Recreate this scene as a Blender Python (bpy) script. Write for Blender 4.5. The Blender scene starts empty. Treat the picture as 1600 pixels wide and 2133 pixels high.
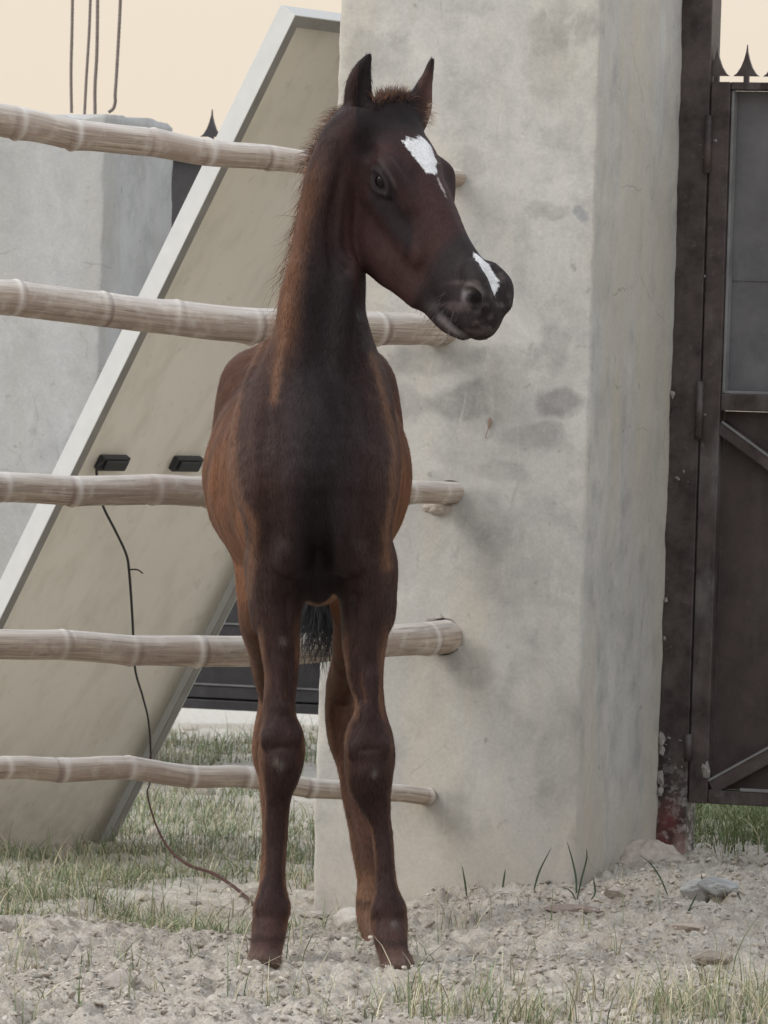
import bpy, bmesh, math, random
import numpy as np
from mathutils import Vector, Matrix
rng = np.random.default_rng(7); random.seed(7)
C = bpy.context.scene.collection
sc = bpy.context.scene
R = math.radians

# ------------------------------------------------------------ camera
F = 11200.0; CZ = 0.843; PITCH = math.atan(216.5/F); ROLL = R(1.8)
r0 = np.array([1., 0, 0]); u0 = np.array([0, math.sin(PITCH), math.cos(PITCH)])
fw = np.array([0, math.cos(PITCH), -math.sin(PITCH)])
rt = math.cos(ROLL)*r0 + math.sin(ROLL)*u0
up = -math.sin(ROLL)*r0 + math.cos(ROLL)*u0
cam = bpy.data.cameras.new('camera'); camo = bpy.data.objects.new('camera', cam); C.objects.link(camo)
cam.sensor_fit = 'HORIZONTAL'; cam.sensor_width = 36; cam.lens = F/1600*36; cam.clip_end = 2000; cam.clip_start = 0.5
M = Matrix([[rt[0], up[0], -fw[0], 0], [rt[1], up[1], -fw[1], 0], [rt[2], up[2], -fw[2], CZ], [0, 0, 0, 1]])
camo.matrix_world = M
sc.camera = camo
cam.dof.use_dof = True; cam.dof.focus_distance = 8.0; cam.dof.aperture_fstop = 45

def P(x, y, D):
    """point of the place seen at photo pixel (x, y) standing D metres away"""
    d = fw + (x-800)/F*rt + (1066.5-y)/F*up
    return np.array([0, 0, CZ]) + d*(D/d[1])
def px(n, D): return n*D/F

# ------------------------------------------------------------ world, sun, exposure
SUN = np.array([0.80, 0.30, -0.62]); SUN /= np.linalg.norm(SUN)
w = bpy.data.worlds.new('World'); sc.world = w; w.use_nodes = True
wn = w.node_tree.nodes; wl = w.node_tree.links
bg = wn['Background']
sky = wn.new('ShaderNodeTexSky'); sky.sky_type = 'NISHITA'; sky.sun_disc = False
sky.sun_elevation = math.asin(-SUN[2]); sky.sun_rotation = math.atan2(-SUN[0], -SUN[1])
sky.dust_density = 6; sky.air_density = 1.5
sk = wn.new('ShaderNodeVectorMath'); sk.operation = 'SCALE'; sk.inputs['Scale'].default_value = 0.06
wl.new(sky.outputs[0], sk.inputs[0])
tc = wn.new('ShaderNodeTexCoord'); sx = wn.new('ShaderNodeSeparateXYZ'); wl.new(tc.outputs['Generated'], sx.inputs[0])
rp = wn.new('ShaderNodeValToRGB'); wl.new(sx.outputs['Z'], rp.inputs[0])   # dusty evening haze: cream low down, pale grey above
rp.color_ramp.elements[0].position = 0.0; rp.color_ramp.elements[0].color = (0.82, 0.71, 0.57, 1)
rp.color_ramp.elements[1].position = 0.34; rp.color_ramp.elements[1].color = (1.0, 1.06, 1.15, 1)
e = rp.color_ramp.elements.new(0.14); e.color = (0.84, 0.745, 0.63, 1)
mx = wn.new('ShaderNodeMixRGB'); mx.inputs[0].default_value = 0.88
wl.new(sk.outputs[0], mx.inputs[1]); wl.new(rp.outputs[0], mx.inputs[2])
wl.new(mx.outputs[0], bg.inputs[0]); bg.inputs[1].default_value = 0.93
sun = bpy.data.lights.new('sun', 'SUN'); sun.energy = 1.25; sun.angle = R(26); sun.color = (1, 0.97, 0.93)
suno = bpy.data.objects.new('sun', sun); C.objects.link(suno)
suno.rotation_euler = Vector(SUN).to_track_quat('-Z', 'Y').to_euler()
sc.view_settings.view_transform = 'Standard'; sc.view_settings.look = 'None'
sc.view_settings.exposure = 0.33; sc.view_settings.gamma = 1.0

# ------------------------------------------------------------ helpers
def tag(o, label=None, cat=None, group=None, kind=None):
    if label: o['label'] = label
    if cat: o['category'] = cat
    if group: o['group'] = group
    if kind: o['kind'] = kind
    return o
def empty(name, loc):
    o = bpy.data.objects.new(name, None); o.empty_display_size = .05
    C.objects.link(o); o.location = Vector(loc); return o
def mesh_obj(name, v, f, m, parent=None, smooth=True, uv=None, col=None):
    """v Nx3 array, f list of faces or an int array (n,3|4)"""
    me = bpy.data.meshes.new(name)
    v = np.asarray(v, dtype=np.float32)
    if isinstance(f, np.ndarray):
        n, k = f.shape
        me.vertices.add(len(v)); me.vertices.foreach_set('co', v.ravel())
        me.loops.add(n*k); me.loops.foreach_set('vertex_index', f.astype(np.int32).ravel())
        me.polygons.add(n); me.polygons.foreach_set('loop_start', np.arange(0, n*k, k, dtype=np.int32))
        me.update(calc_edges=True)
    else:
        me.from_pydata(v.tolist(), [], f)
    me.validate()
    me.polygons.foreach_set('use_smooth', [smooth]*len(me.polygons))
    if uv is not None:
        l = me.uv_layers.new(name='UVMap')
        vi = np.empty(len(me.loops), dtype=np.int32); me.loops.foreach_get('vertex_index', vi)
        l.data.foreach_set('uv', np.asarray(uv, dtype=np.float32)[vi].ravel())
    if col is not None:
        a = me.color_attributes.new('coat', 'FLOAT_COLOR', 'POINT')
        c = np.ones((len(v), 4), dtype=np.float32); c[:, :col.shape[1]] = col
        a.data.foreach_set('color', c.ravel())
    if m: me.materials.append(m)
    o = bpy.data.objects.new(name, me); C.objects.link(o)
    if parent:
        o.parent = parent; o.matrix_parent_inverse = Matrix.Translation(-Vector(parent.location))
    me.update()
    return o
class MB:
    def __init__(s): s.v = []; s.f = []
    def add(s, v, f):
        b = len(s.v); s.v += [tuple(p) for p in v]; s.f += [[i+b for i in q] for q in f]
    def box(s, o, ax, ay, az, x0, x1, y0, y1, z0, z1, bev=0.0):
        """a box in the frame (o; ax, ay, az) with chamfered edges"""
        bm = bmesh.new(); bmesh.ops.create_cube(bm, size=1)
        for q in bm.verts:
            q.co = Vector((x0+(q.co.x+.5)*(x1-x0), y0+(q.co.y+.5)*(y1-y0), z0+(q.co.z+.5)*(z1-z0)))
        if bev > 0: bmesh.ops.bevel(bm, geom=bm.edges[:], offset=bev, segments=2, affect='EDGES', profile=.5)
        bm.verts.index_update()
        o = np.asarray(o)
        s.add([o+q.co.x*ax+q.co.y*ay+q.co.z*az for q in bm.verts], [[q.index for q in f.verts] for f in bm.faces]); bm.free()
    def tube(s, pts, rad, n=10, cap=True):
        pts = [np.asarray(p, float) for p in pts]; b = len(s.v)
        if not hasattr(rad, '__len__'): rad = [rad]*len(pts)
        ref = None
        for i, p in enumerate(pts):
            t = pts[min(i+1, len(pts)-1)]-pts[max(i-1, 0)]; t /= np.linalg.norm(t)
            if ref is None: ref = np.array([0, 0, 1.]) if abs(t[2]) < .9 else np.array([1., 0, 0])
            a = ref-np.dot(ref, t)*t; a /= np.linalg.norm(a); c = np.cross(t, a); ref = a
            for k in range(n):
                q = 2*math.pi*k/n
                s.v.append(tuple(p+rad[i]*(math.cos(q)*a+math.sin(q)*c)))
        for i in range(len(pts)-1):
            for k in range(n):
                s.f.append([b+i*n+k, b+i*n+(k+1) % n, b+(i+1)*n+(k+1) % n, b+(i+1)*n+k])
        if cap:
            s.f.append([b+k for k in range(n)][::-1]); s.f.append([b+(len(pts)-1)*n+k for k in range(n)])
    def build(s, name, m, parent=None, smooth=False):
        return mesh_obj(name, np.array(s.v), s.f, m, parent, smooth)
def spline(keys, n):
    """Catmull-Rom through rows of keys"""
    K = np.asarray(keys, float); K = np.vstack([2*K[0]-K[1], K, 2*K[-1]-K[-2]]); out = []
    for i in range(1, len(K)-2):
        for j in range(n):
            t = j/n
            out.append(.5*((2*K[i])+(-K[i-1]+K[i+1])*t+(2*K[i-1]-5*K[i]+4*K[i+1]-K[i+2])*t*t+(-K[i-1]+3*K[i]-3*K[i+1]+K[i+2])*t**3))
    out.append(K[-2]); return np.array(out)
def sstep(a, b, x):
    t = np.clip((x-a)/(b-a), 0, 1); return t*t*(3-2*t)
def vnoise(x, y, s=0):
    xi = np.floor(x).astype(np.int64); yi = np.floor(y).astype(np.int64); fx = x-xi; fy = y-yi
    fx = fx*fx*(3-2*fx); fy = fy*fy*(3-2*fy)
    def h(a, b):
        n = (a*374761393+b*668265263+s*1442695041) & 0xffffffff
        n = ((n ^ (n >> 13))*1274126177) & 0xffffffff
        return ((n ^ (n >> 16)) & 0xffff)/65535.0
    return (h(xi, yi)*(1-fx)+h(xi+1, yi)*fx)*(1-fy)+(h(xi, yi+1)*(1-fx)+h(xi+1, yi+1)*fx)*fy
def fbm(x, y, o=4, s=0):
    r = 0; a = .5; q = 0
    for i in range(o): r = r+a*vnoise(x*2**i, y*2**i, s+i); q += a; a *= .5
    return r/q

# ------------------------------------------------------------ material helpers
class Mat:
    def __init__(s, name, rough=.8, spec=.3):
        s.m = bpy.data.materials.new(name); s.m.use_nodes = True; s.t = s.m.node_tree; s.n = s.t.nodes; s.l = s.t.links
        s.b = s.n['Principled BSDF']; s.b.inputs['Roughness'].default_value = rough; s.b.inputs['Specular IOR Level'].default_value = spec
        s.tc = s.n.new('ShaderNodeTexCoord')
    def co(s, kind='Object', scale=(1, 1, 1), loc=(0, 0, 0), rot=(0, 0, 0)):
        p = s.n.new('ShaderNodeMapping'); p.inputs['Scale'].default_value = scale; p.inputs['Location'].default_value = loc; p.inputs['Rotation'].default_value = rot
        s.l.new(s.tc.outputs[kind], p.inputs[0]); return p.outputs[0]
    def noise(s, co, scale, det=5, rough=.55, dist=0):
        p = s.n.new('ShaderNodeTexNoise'); p.inputs['Scale'].default_value = scale; p.inputs['Detail'].default_value = det
        p.inputs['Roughness'].default_value = rough; p.inputs['Distortion'].default_value = dist
        s.l.new(co, p.inputs['Vector']); return p.outputs[0]
    def ramp(s, x, *st):
        p = s.n.new('ShaderNodeValToRGB'); s.l.new(x, p.inputs[0]); el = p.color_ramp.elements
        for i, (a, c) in enumerate(st):
            q = el[i] if i < 2 else el.new(a)
            q.position = a; q.color = (c, c, c, 1) if not hasattr(c, '__len__') else (*c, 1)
        return p.outputs[0]
    def mix(s, f, a, b, mode='MIX'):
        p = s.n.new('ShaderNodeMixRGB'); p.blend_type = mode
        for i, x in enumerate((f, a, b)):
            if hasattr(x, 'links'): s.l.new(x, p.inputs[i])
            elif hasattr(x, '__len__'): p.inputs[i].default_value = (*x, 1)
            elif i == 0: p.inputs[0].default_value = x
            else: p.inputs[i].default_value = (x, x, x, 1)
        return p.outputs[0]
    def math(s, op, a, b=0.0, clamp=False):
        p = s.n.new('ShaderNodeMath'); p.operation = op; p.use_clamp = clamp
        for i, x in enumerate((a, b)):
            if hasattr(x, 'links'): s.l.new(x, p.inputs[i])
            else: p.inputs[i].default_value = x
        return p.outputs[0]
    def sep(s, co):
        p = s.n.new('ShaderNodeSeparateXYZ'); s.l.new(co, p.inputs[0]); return p.outputs
    def spot(s, co, c, r):
        """1 inside an ellipsoid at c with radii r, falling to 0 at its rim"""
        p = s.n.new('ShaderNodeMapping'); p.inputs['Scale'].default_value = [1/q for q in r]; p.inputs['Location'].default_value = [-a/q for a, q in zip(c, r)]
        s.l.new(co, p.inputs[0]); q = s.n.new('ShaderNodeVectorMath'); q.operation = 'LENGTH'; s.l.new(p.outputs[0], q.inputs[0])
        return s.ramp(q.outputs['Value'], (0.35, 1.0), (1.0, 0.0))
    def bump(s, h, st=.3, d=.01):
        p = s.n.new('ShaderNodeBump'); p.inputs['Strength'].default_value = st; p.inputs['Distance'].default_value = d
        s.l.new(h, p.inputs['Height']); s.l.new(p.outputs[0], s.b.inputs['Normal']); return p
    def color(s, c):
        if hasattr(c, 'links'): s.l.new(c, s.b.inputs['Base Color'])
        else: s.b.inputs['Base Color'].default_value = (*c, 1)
        return s

# ------------------------------------------------------------ materials of the setting
def concrete(name, base, light, dark, tan, stains_shadows=()):
    m = Mat(name, .92, .15); co = m.co()
    n1 = m.noise(co, 4.6, 7, .68, .8); n2 = m.noise(co, 11, 6, .65); n3 = m.noise(m.co(scale=(1, 1, .25), loc=(3, 1, 2)), 5, 5, .6)
    fine = m.noise(co, 160, 3, .7); n4 = m.noise(co, 26, 4, .7)
    c = m.mix(m.ramp(n1, (.38, 0.0), (.66, 1.0)), base, light)
    c = m.mix(m.ramp(n2, (.50, 0.0), (.75, .7)), c, dark)
    c = m.mix(m.ramp(n3, (.44, 0.0), (.66, .8)), c, tan)
    wob = m.n.new('ShaderNodeTexNoise'); wob.inputs['Scale'].default_value = 9; wob.inputs['Detail'].default_value = 5; m.l.new(co, wob.inputs['Vector'])
    wv = m.n.new('ShaderNodeVectorMath'); wv.operation = 'MULTIPLY_ADD'; m.l.new(wob.outputs['Color'], wv.inputs[0]); wv.inputs[1].default_value = (.09, .09, .09); wv.inputs[2].default_value = (-.045, -.045, -.045)
    wa = m.n.new('ShaderNodeVectorMath'); wa.operation = 'ADD'; m.l.new(wv.outputs[0], wa.inputs[0]); m.l.new(co, wa.inputs[1]); cow = wa.outputs[0]
    for cen, rad, s_, colr in stains_shadows:
        k = m.spot(cow, cen, rad); k = m.math('MULTIPLY', m.ramp(m.math('ADD', k, m.math('MULTIPLY', n2, .6)), (.52, 0.0), (.95, 1.0)), m.ramp(n4, (.30, .45), (.62, 1.0)))
        c = m.mix(m.math('MULTIPLY', k, s_), c, colr)
    pit = m.noise(m.co(loc=(9, 9, 9)), 42, 2, .5)
    tr = m.noise(m.co(scale=(1, 1, .35), rot=(.5, .7, .3), loc=(4, 2, 7)), 14, 5, .7, 1.6); c = m.mix(m.ramp(tr, (.57, 0.0), (.64, .35)), c, light); c = m.mix(m.ramp(tr, (.30, .4), (.38, 0.0)), c, dark)
    vo = m.n.new('ShaderNodeTexVoronoi'); vo.feature = 'DISTANCE_TO_EDGE'; vo.inputs['Scale'].default_value = 3.6; m.l.new(cow, vo.inputs['Vector'])
    ck = m.math('MULTIPLY', m.ramp(vo.outputs['Distance'], (.0, 1.0), (.006, 0.0)), m.ramp(n3, (.55, 0.0), (.62, .5))); c = m.mix(ck, c, [q*.5 for q in dark])
    zb = m.sep(co)[2]; c = m.mix(m.math('MULTIPLY', m.ramp(m.math('ADD', zb, m.math('MULTIPLY', n2, .16)), (.06, 1.0), (.30, 0.0)), .45), c, (.47, .41, .345))
    c = m.mix(m.ramp(pit, (.70, 0.0), (.78, .35)), c, [q*.45 for q in dark])
    c = m.mix(.22, c, m.ramp(fine, (.3, .45), (.7, 1.0)), 'MULTIPLY')
    m.color(c)
    h = m.mix(.35, n2, fine); m.bump(m.mix(.5, h, m.noise(co, 30, 5, .6)), .35, .006)
    return m.m

# ------------------------------------------------------------ ground
def gh(x, y):
    a = sstep(8.15, 9.1, y)*(-.045+.065*sstep(-.12, .32, x)+.02*sstep(.3, .6, x))
    a = a+.022*np.exp(-((y-8.32)/.22)**2)*sstep(-.25, -.5, x)
    a = a-.020*np.exp(-((y-8.62)/.22)**2-((x+.06)/.2)**2)
    a = a*(1-sstep(11, 13, y))
    return a
def gravelly(x, y):
    """1 where the ground is loose gravel, 0 where it is trodden dirt with grass"""
    edge = 8.52+.10*(fbm(x*3, y*0+1, 3, 5)-.5)+sstep(-.32, .0, x)*.6+sstep(.0, .25, x)*.6+.25*(fbm(x*7, y*7, 3, 9)-.5)
    return 1-sstep(edge-.06, edge+.06, y)
def ground_z(x, y):
    g = gravelly(x, y); near = 1-sstep(10.5, 12, y)
    z = gh(x, y)
    z = z+near*(.030*(fbm(x*6, y*6, 3, 1)-.5)+(.020+.040*g)*(.5-np.abs(fbm(x*22, y*18, 3, 2)-.5)*3)*.7+.010*g*(fbm(x*42, y*36, 3, 7)-.5)+(.006+.008*g)*(np.abs(fbm(x*70, y*55, 3, 3)-.5)*-2+.3))
    return z
xs = np.concatenate([-np.geomspace(300, 1.25, 26), np.arange(-1.2, 1.2, .0062), np.geomspace(1.25, 300, 26)])
ys = np.concatenate([np.array([-30, -5, 2, 5, 6.5, 6.9]), np.arange(7.1, 10.4, .0075), np.arange(10.4, 16, .05), np.geomspace(16.2, 1500, 40)])
gx, gy = np.meshgrid(xs, ys); gz = ground_z(gx, gy)
nx, ny = len(xs), len(ys)
idx = np.arange(nx*ny).reshape(ny, nx)
gf = np.stack([idx[:-1, :-1], idx[:-1, 1:], idx[1:, 1:], idx[1:, :-1]], -1).reshape(-1, 4)
m = Mat('dirt', .95, .1); co = m.co()
at = m.n.new('ShaderNodeAttribute'); at.attribute_name = 'coat'
a_ = m.sep(at.outputs['Color'])
n1 = m.noise(co, 9, 6, .6); n2 = m.noise(co, 55, 4, .65); n3 = m.noise(co, 220, 3, .6)
dirt = m.mix(m.ramp(n1, (.35, 0.0), (.65, 1.0)), (.375, .33, .275), (.50, .45, .385))
dirt = m.mix(m.ramp(n2, (.45, 0.0), (.7, .8)), dirt, (.58, .54, .48))
pale = m.mix(m.ramp(n2, (.4, 0.0), (.7, 1.0)), (.55, .52, .46), (.70, .665, .60))
c = m.mix(a_[1], dirt, pale)
c = m.mix(.45, c, m.ramp(n3, (.3, .45), (.6, 1.0)), 'MULTIPLY')
m.color(c); m.bump(m.mix(.5, n2, n3), .8, .006)
gcol = np.zeros((nx*ny, 3)); gcol[:, 0] = gravelly(gx, gy).ravel()
gcol[:, 1] = np.clip(sstep(9.0, 9.8, gy)*sstep(.45, .62, fbm(gx*3.2, gy*3.0, 4, 91))*.7+sstep(14.1, 14.3, gy)*.95, 0, 1).ravel()  # sunlit ground past the far gate painted paler; nearer pale patches at random
ground = mesh_obj('ground', np.stack([gx, gy, gz], -1).reshape(-1, 3), gf, m.m, col=gcol)
tag(ground, 'pale stony dirt yard with loose gravel heaped in the foreground', 'ground', kind='structure')

def ray_ground(x, y):
    d = fw+(x-800)/F*rt+(1066.5-y)/F*up; t = 5.0
    for _ in range(80):
        p = np.array([0, 0, CZ])+d*t; t += (p[2]-float(ground_z(np.array(p[0]), np.array(p[1]))))*3
    return p
# ------------------------------------------------------------ pillars
TH = R(17.2); GX = np.array([math.cos(TH), -math.sin(TH), 0]); GN = np.array([math.sin(TH), math.cos(TH), 0]); Z = np.array([0, 0, 1.])
def pillar_mesh(wd, dp, z0, z1, seed, rough_top=.0, chips=.004):
    """square column, origin at its near right corner, running -GX*wd and +GN*dp, rounded arrises, uneven plaster"""
    r = .006; cor = [(-wd, 0), (0, 0), (0, dp), (-wd, dp)]; ring = []
    for i in range(4):
        a = np.array(cor[i]); b = np.array(cor[(i+1) % 4]); L = np.linalg.norm(b-a); t = (b-a)/L
        p = np.array(cor[i-1]); tp = (a-p)/np.linalg.norm(a-p)
        for q in np.linspace(0, 1, 4): ring.append(a-tp*r*(1-q)**2+t*r*q*q)
        for q in np.arange(r+.008, L-r-.004, .012): ring.append(a+t*q)
    ring = np.array(ring); n = len(ring); hs = np.arange(z0, z1+.0001, .012); v = []
    per = np.linspace(0, 10, n, endpoint=False)
    corner = np.min([np.hypot(ring[:, 0]-c[0], ring[:, 1]-c[1]) for c in cor], axis=0)
    cen = np.array([-wd/2, dp/2])
    for h in hs:
        out = (ring-cen)/np.linalg.norm(ring-cen, axis=1)[:, None]
        d = .006*(fbm(per*1.5, h*4+per*0, 3, seed)-.5)+.002*(fbm(per*16, h*40+per*0, 2, seed+4)-.5)
        d = d-chips*np.exp(-(corner/.008)**2)*np.clip(fbm(per*0+7, h*22+per*0, 4, seed+8)*3-1.2, 0, 2)
        q = ring+out*d[:, None]
        zz = h+per*0
        if h == hs[-1]: zz = zz+rough_top*(fbm(ring[:, 0]*14+5, ring[:, 1]*14, 3, seed+2)-.6)
        v.append(q[:, :1]*GX+q[:, 1:]*GN+zz[:, None]*Z)
    v = np.concatenate(v); m_ = len(hs)
    f = [[i*n+k, i*n+(k+1) % n, (i+1)*n+(k+1) % n, (i+1)*n+k] for i in range(m_-1) for k in range(n)]
    v = np.vstack([v, v[-n:].mean(0)+rough_top*Z*.3, v[:n].mean(0)])
    for k in range(n):
        f.append([(m_-1)*n+k, (m_-1)*n+(k+1) % n, len(v)-2]); f.append([(k+1) % n, k, len(v)-1])
    return v, f
FR = P(1222, 1000, 9.25); FR[2] = 0
def on_front(x, y):
    """object-space point of the near face of the big pillar seen at pixel x,y"""
    d = fw+(x-800)/F*rt+(1066.5-y)/F*up; o = np.array([0, 0, CZ])
    t = np.dot(FR-o, GN)/np.dot(d, GN); return o+t*d
def st(x, y, rx, ry, s_, colr):
    q = on_front(x, y)-FR; D = 9.3; return (q, (px(rx, D)*1.15, .12, px(ry, D)*1.15), s_*.95, colr)
grey = (.17, .17, .165)
stains_shadows = [st(950, 838, 66, 42, .60, grey), st(1165, 845, 62, 44, .65, (.15, .15, .15)), st(1130, 920, 85, 40, .40, grey), st(900, 745, 120, 42, .35, grey),
          st(1050, 750, 70, 45, .35, grey), st(1150, 730, 50, 60, .30, grey), st(1050, 990, 60, 30, .35, grey), st(1000, 1080, 70, 60, .35, grey), st(985, 1390, 70, 55, .30, grey), st(850, 840, 60, 50, .35, grey),  # patches beside the third and fourth pole ends are painted pole shadows
          st(1060, 830, 60, 60, .25, grey), st(1180, 60, 90, 70, .45, (.2, .2, .19)), st(960, 350, 60, 50, .3, grey), st(1150, 450, 60, 25, .35, grey), st(1218, 452, 18, 16, .6, (.2, .22, .26)),
          st(930, 1690, 60, 50, .3, grey), st(1050, 1180, 120, 90, .18, grey), st(780, 120, 90, 80, .3, grey), st(1165, 1560, 60, 140, .25, grey), st(1150, 130, 60, 90, .3, grey)]  # first patch here is the lowest pole's shadow, painted on
c_main = concrete('cement_plaster', (.465, .455, .43), (.60, .585, .545), (.29, .29, .285), (.57, .52, .43), stains_shadows)
c_far = concrete('grey_cement', (.43, .435, .435), (.54, .545, .54), (.30, .30, .305), (.46, .45, .42))
v, f = pillar_mesh(.474, .58, -.25, 2.3, 3)
pil = empty('concrete_pillar', FR)
tag(pil, 'tall wide cement pillar with bamboo poles set into its face, behind the foal', 'pillar')
pbody = mesh_obj('shaft', v+FR, f, None, smooth=True)
# pole ends: (axis points as pixel x, y, depth, radius px) left to right, ending in the pillar
def face_d(x, y): return on_front(x, y)[1]
poles = [
 ('uppermost bamboo pole, sagging from the left towards the foal\'s neck', [(-160, 228, 8.72, 37), (0, 250, 8.80, 36), (150, 277, 8.87, 33), (320, 300, 8.95, 31), (450, 318, 9.0, 29), (570, 331, 9.07, 27), (700, 345, 9.13, 24), (850, 362, 9.22, 22), (952, 371, 9.33, 20)]),
 ('thick second bamboo pole passing behind the foal\'s neck and muzzle', [(-160, 606, 8.72, 40), (0, 621, 8.80, 39), (200, 642, 8.9, 38), (330, 660, 8.95, 38), (480, 674, 9.0, 39), (650, 680, 9.1, 36), (800, 683, 9.2, 36), (922, 688, 9.33, 34)]),
 ('middle bamboo pole, third from top, ending in a dark hole beside the foal\'s shoulder', [(-160, 1012, 8.72, 34), (0, 1015, 8.80, 33), (200, 1021, 8.9, 33), (400, 1022, 9.0, 33), (600, 1024, 9.1, 30), (800, 1026, 9.2, 27), (965, 1026, 9.36, 24)]),
 ('fourth bamboo pole from the top, passing behind the foal\'s upper legs', [(-160, 1342, 8.72, 33), (0, 1342, 8.80, 33), (150, 1346, 8.87, 33), (300, 1353, 8.95, 33), (420, 1357, 9.0, 34), (600, 1353, 9.1, 34), (800, 1336, 9.2, 35), (955, 1326, 9.36, 37)]),
 ('lowest and thinnest bamboo pole, crooked, crossing behind the foal\'s knees', [(-160, 1604, 8.72, 26), (0, 1603, 8.80, 25), (120, 1597, 8.87, 27), (270, 1605, 8.93, 26), (400, 1614, 9.0, 25), (520, 1624, 9.05, 24), (660, 1640, 9.12, 22), (760, 1650, 9.2, 20), (895, 1653, 9.33, 19)])]
for i_, x_ in ((2, 944), (3, 928)): poles[i_][1][-1] = (x_,)+poles[i_][1][-1][1:]
for lab, ks in poles: x_, y_, _, r_ = ks[-1]; ks[-1] = (x_, y_, float(on_front(x_, y_)[1])+.002, r_)
mbc = MB()
for lab, ks in poles[2:4]:
    a = P(*ks[-2][:3]); b = P(*ks[-1][:3]); t = (b-a)/np.linalg.norm(b-a); c0 = on_front(*ks[-1][:2])
    rr = px(ks[-1][3], 9.3)*1.06
    mbc.tube([c0-t*.10-GN*.02, c0+t*.12+GN*.06], [rr, rr], 20)
cuto = mbc.build('cutter', None)
md = pbody.modifiers.new('b', 'BOOLEAN'); md.object = cuto; md.operation = 'DIFFERENCE'; md.solver = 'EXACT'
dg = bpy.context.evaluated_depsgraph_get(); me2 = bpy.data.meshes.new_from_object(pbody.evaluated_get(dg))
pbody.modifiers.clear(); old = pbody.data; pbody.data = me2; bpy.data.meshes.remove(old); bpy.data.objects.remove(cuto)
# object space = offset from FR
pbody.data.transform(Matrix.Translation(-Vector(FR))); pbody.parent = pil
pbody.data.materials.clear(); pbody.data.materials.append(c_main)
# mortar lump under the middle pole, flared mortar foot at the gate corner
def lump(name, cen, rad, m_, parent=None, seed=0, amp=.35, sub=4, axes=None, flat=False):
    bm = bmesh.new(); bmesh.ops.create_icosphere(bm, subdivisions=sub, radius=1)
    co = np.array([q.co for q in bm.verts]); f_ = [[q.index for q in g.verts] for g in bm.faces]; bm.free()
    d = fbm(co[:, 0]*2.3+seed, co[:, 1]*2.3+co[:, 2]*1.7, 4, seed)+.5*fbm(co[:, 2]*2.1+seed, co[:, 0]*2.9-co[:, 1], 3, seed+3)
    co = co*(1+amp*(d-.75)+.25*amp*(fbm(co[:, 0]*7+seed, co[:, 1]*7+co[:, 2]*6, 3, seed+9)-.5))[:, None]
    if flat:
        r_ = np.random.default_rng(seed)
        for _ in range(9):
            n_ = r_.normal(size=3); n_ /= np.linalg.norm(n_); h_ = r_.uniform(.62, .9)
            k = co@n_; co = co-np.clip(k-h_, 0, None)[:, None]*n_
    if axes is None: axes = np.eye(3)
    co = (co*np.array(rad))@np.asarray(axes)
    return mesh_obj(name, co+np.asarray(cen), f_, m_, parent, smooth=not flat)
mort = Mat('rough_mortar', .95, .1); mc = mort.co(); mn = mort.noise(mc, 60, 6, .65); mort.color(mort.mix(mort.ramp(mn, (.3, 0.0), (.7, 1.0)), (.20, .19, .18), (.38, .36, .335))); mort.bump(mn, .8, .006)
mortp = Mat('pinkish_mortar', .95, .1); mc = mortp.co(); mn = mortp.noise(mc, 60, 6, .65); mortp.color(mortp.mix(mortp.ramp(mn, (.3, 0.0), (.7, 1.0)), (.36, .31, .27), (.54, .48, .42))); mortp.bump(mn, .8, .005)
AX = np.array([GX, GN, Z])
lump('mortar_patch', on_front(912, 1060)+GN*.004, (px(33, 9.3), .016, px(14, 9.3)), mortp.m, pil, 4, .4, axes=AX)
Q0 = P(1392, 1000, 9.80); Q0[2] = 0
lump('mortar_foot', P(1335, 1850, 9.62), (.085, .12, .085), mortp.m, pil, 8, .5, 5, axes=AX)
for yy, sz in ((820, .006), (1250, .005), (1330, .004), (1540, .011), (1562, .009), (1618, .012), (1650, .008)):
    lump('mortar_crumb', P(1394-(yy-1000)*.031, yy, 9.79)+GX*.001-GN*.001, (sz*.7, sz*.5, sz*1.2), mort.m, pil, int(yy), 1.1, 4, AX, True)

# left pillar, further away
FL2 = P(213, 600, 12.0); FL2[2] = 0
ztop = P(222, 232, 12.0)[2]
v, f = pillar_mesh(.47, .45, -.2, ztop, 21, .035)
pil2 = empty('concrete_pillar', FL2)
tag(pil2, 'shorter grey cement pillar at the left with bare steel rods rising from its broken top', 'pillar')
p2 = mesh_obj('shaft', v+FL2, f, c_far, pil2)
rust = Mat('dull_steel', .75, .3); rn = rust.noise(rust.co(), 90, 4); rust.color(rust.mix(rn, (.13, .10, .09), (.27, .23, .21)))
for pts, r_ in (([(149, 235), (148, 150), (150, 60), (152, -60)], 3.0), ([(176, 240), (180, 160), (186, 60), (190, -60)], 2.8), ([(198, 240), (198, 180), (202, 100), (204, -60)], 3.3), ([(226, 234), (236, 226), (240, 212), (240, 196), (243, 150), (250, 20), (252, -60)], 3.2)):
    mb = MB(); k = spline([P(a, b, 12.25) for a, b in pts], 30)
    rr = [px(r_, 12.25)*(1+.14*(i % 2)) for i in range(len(k))]
    mb.tube(k, rr, 8); mb.build('steel_rod', rust.m, pil2, True)

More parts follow.
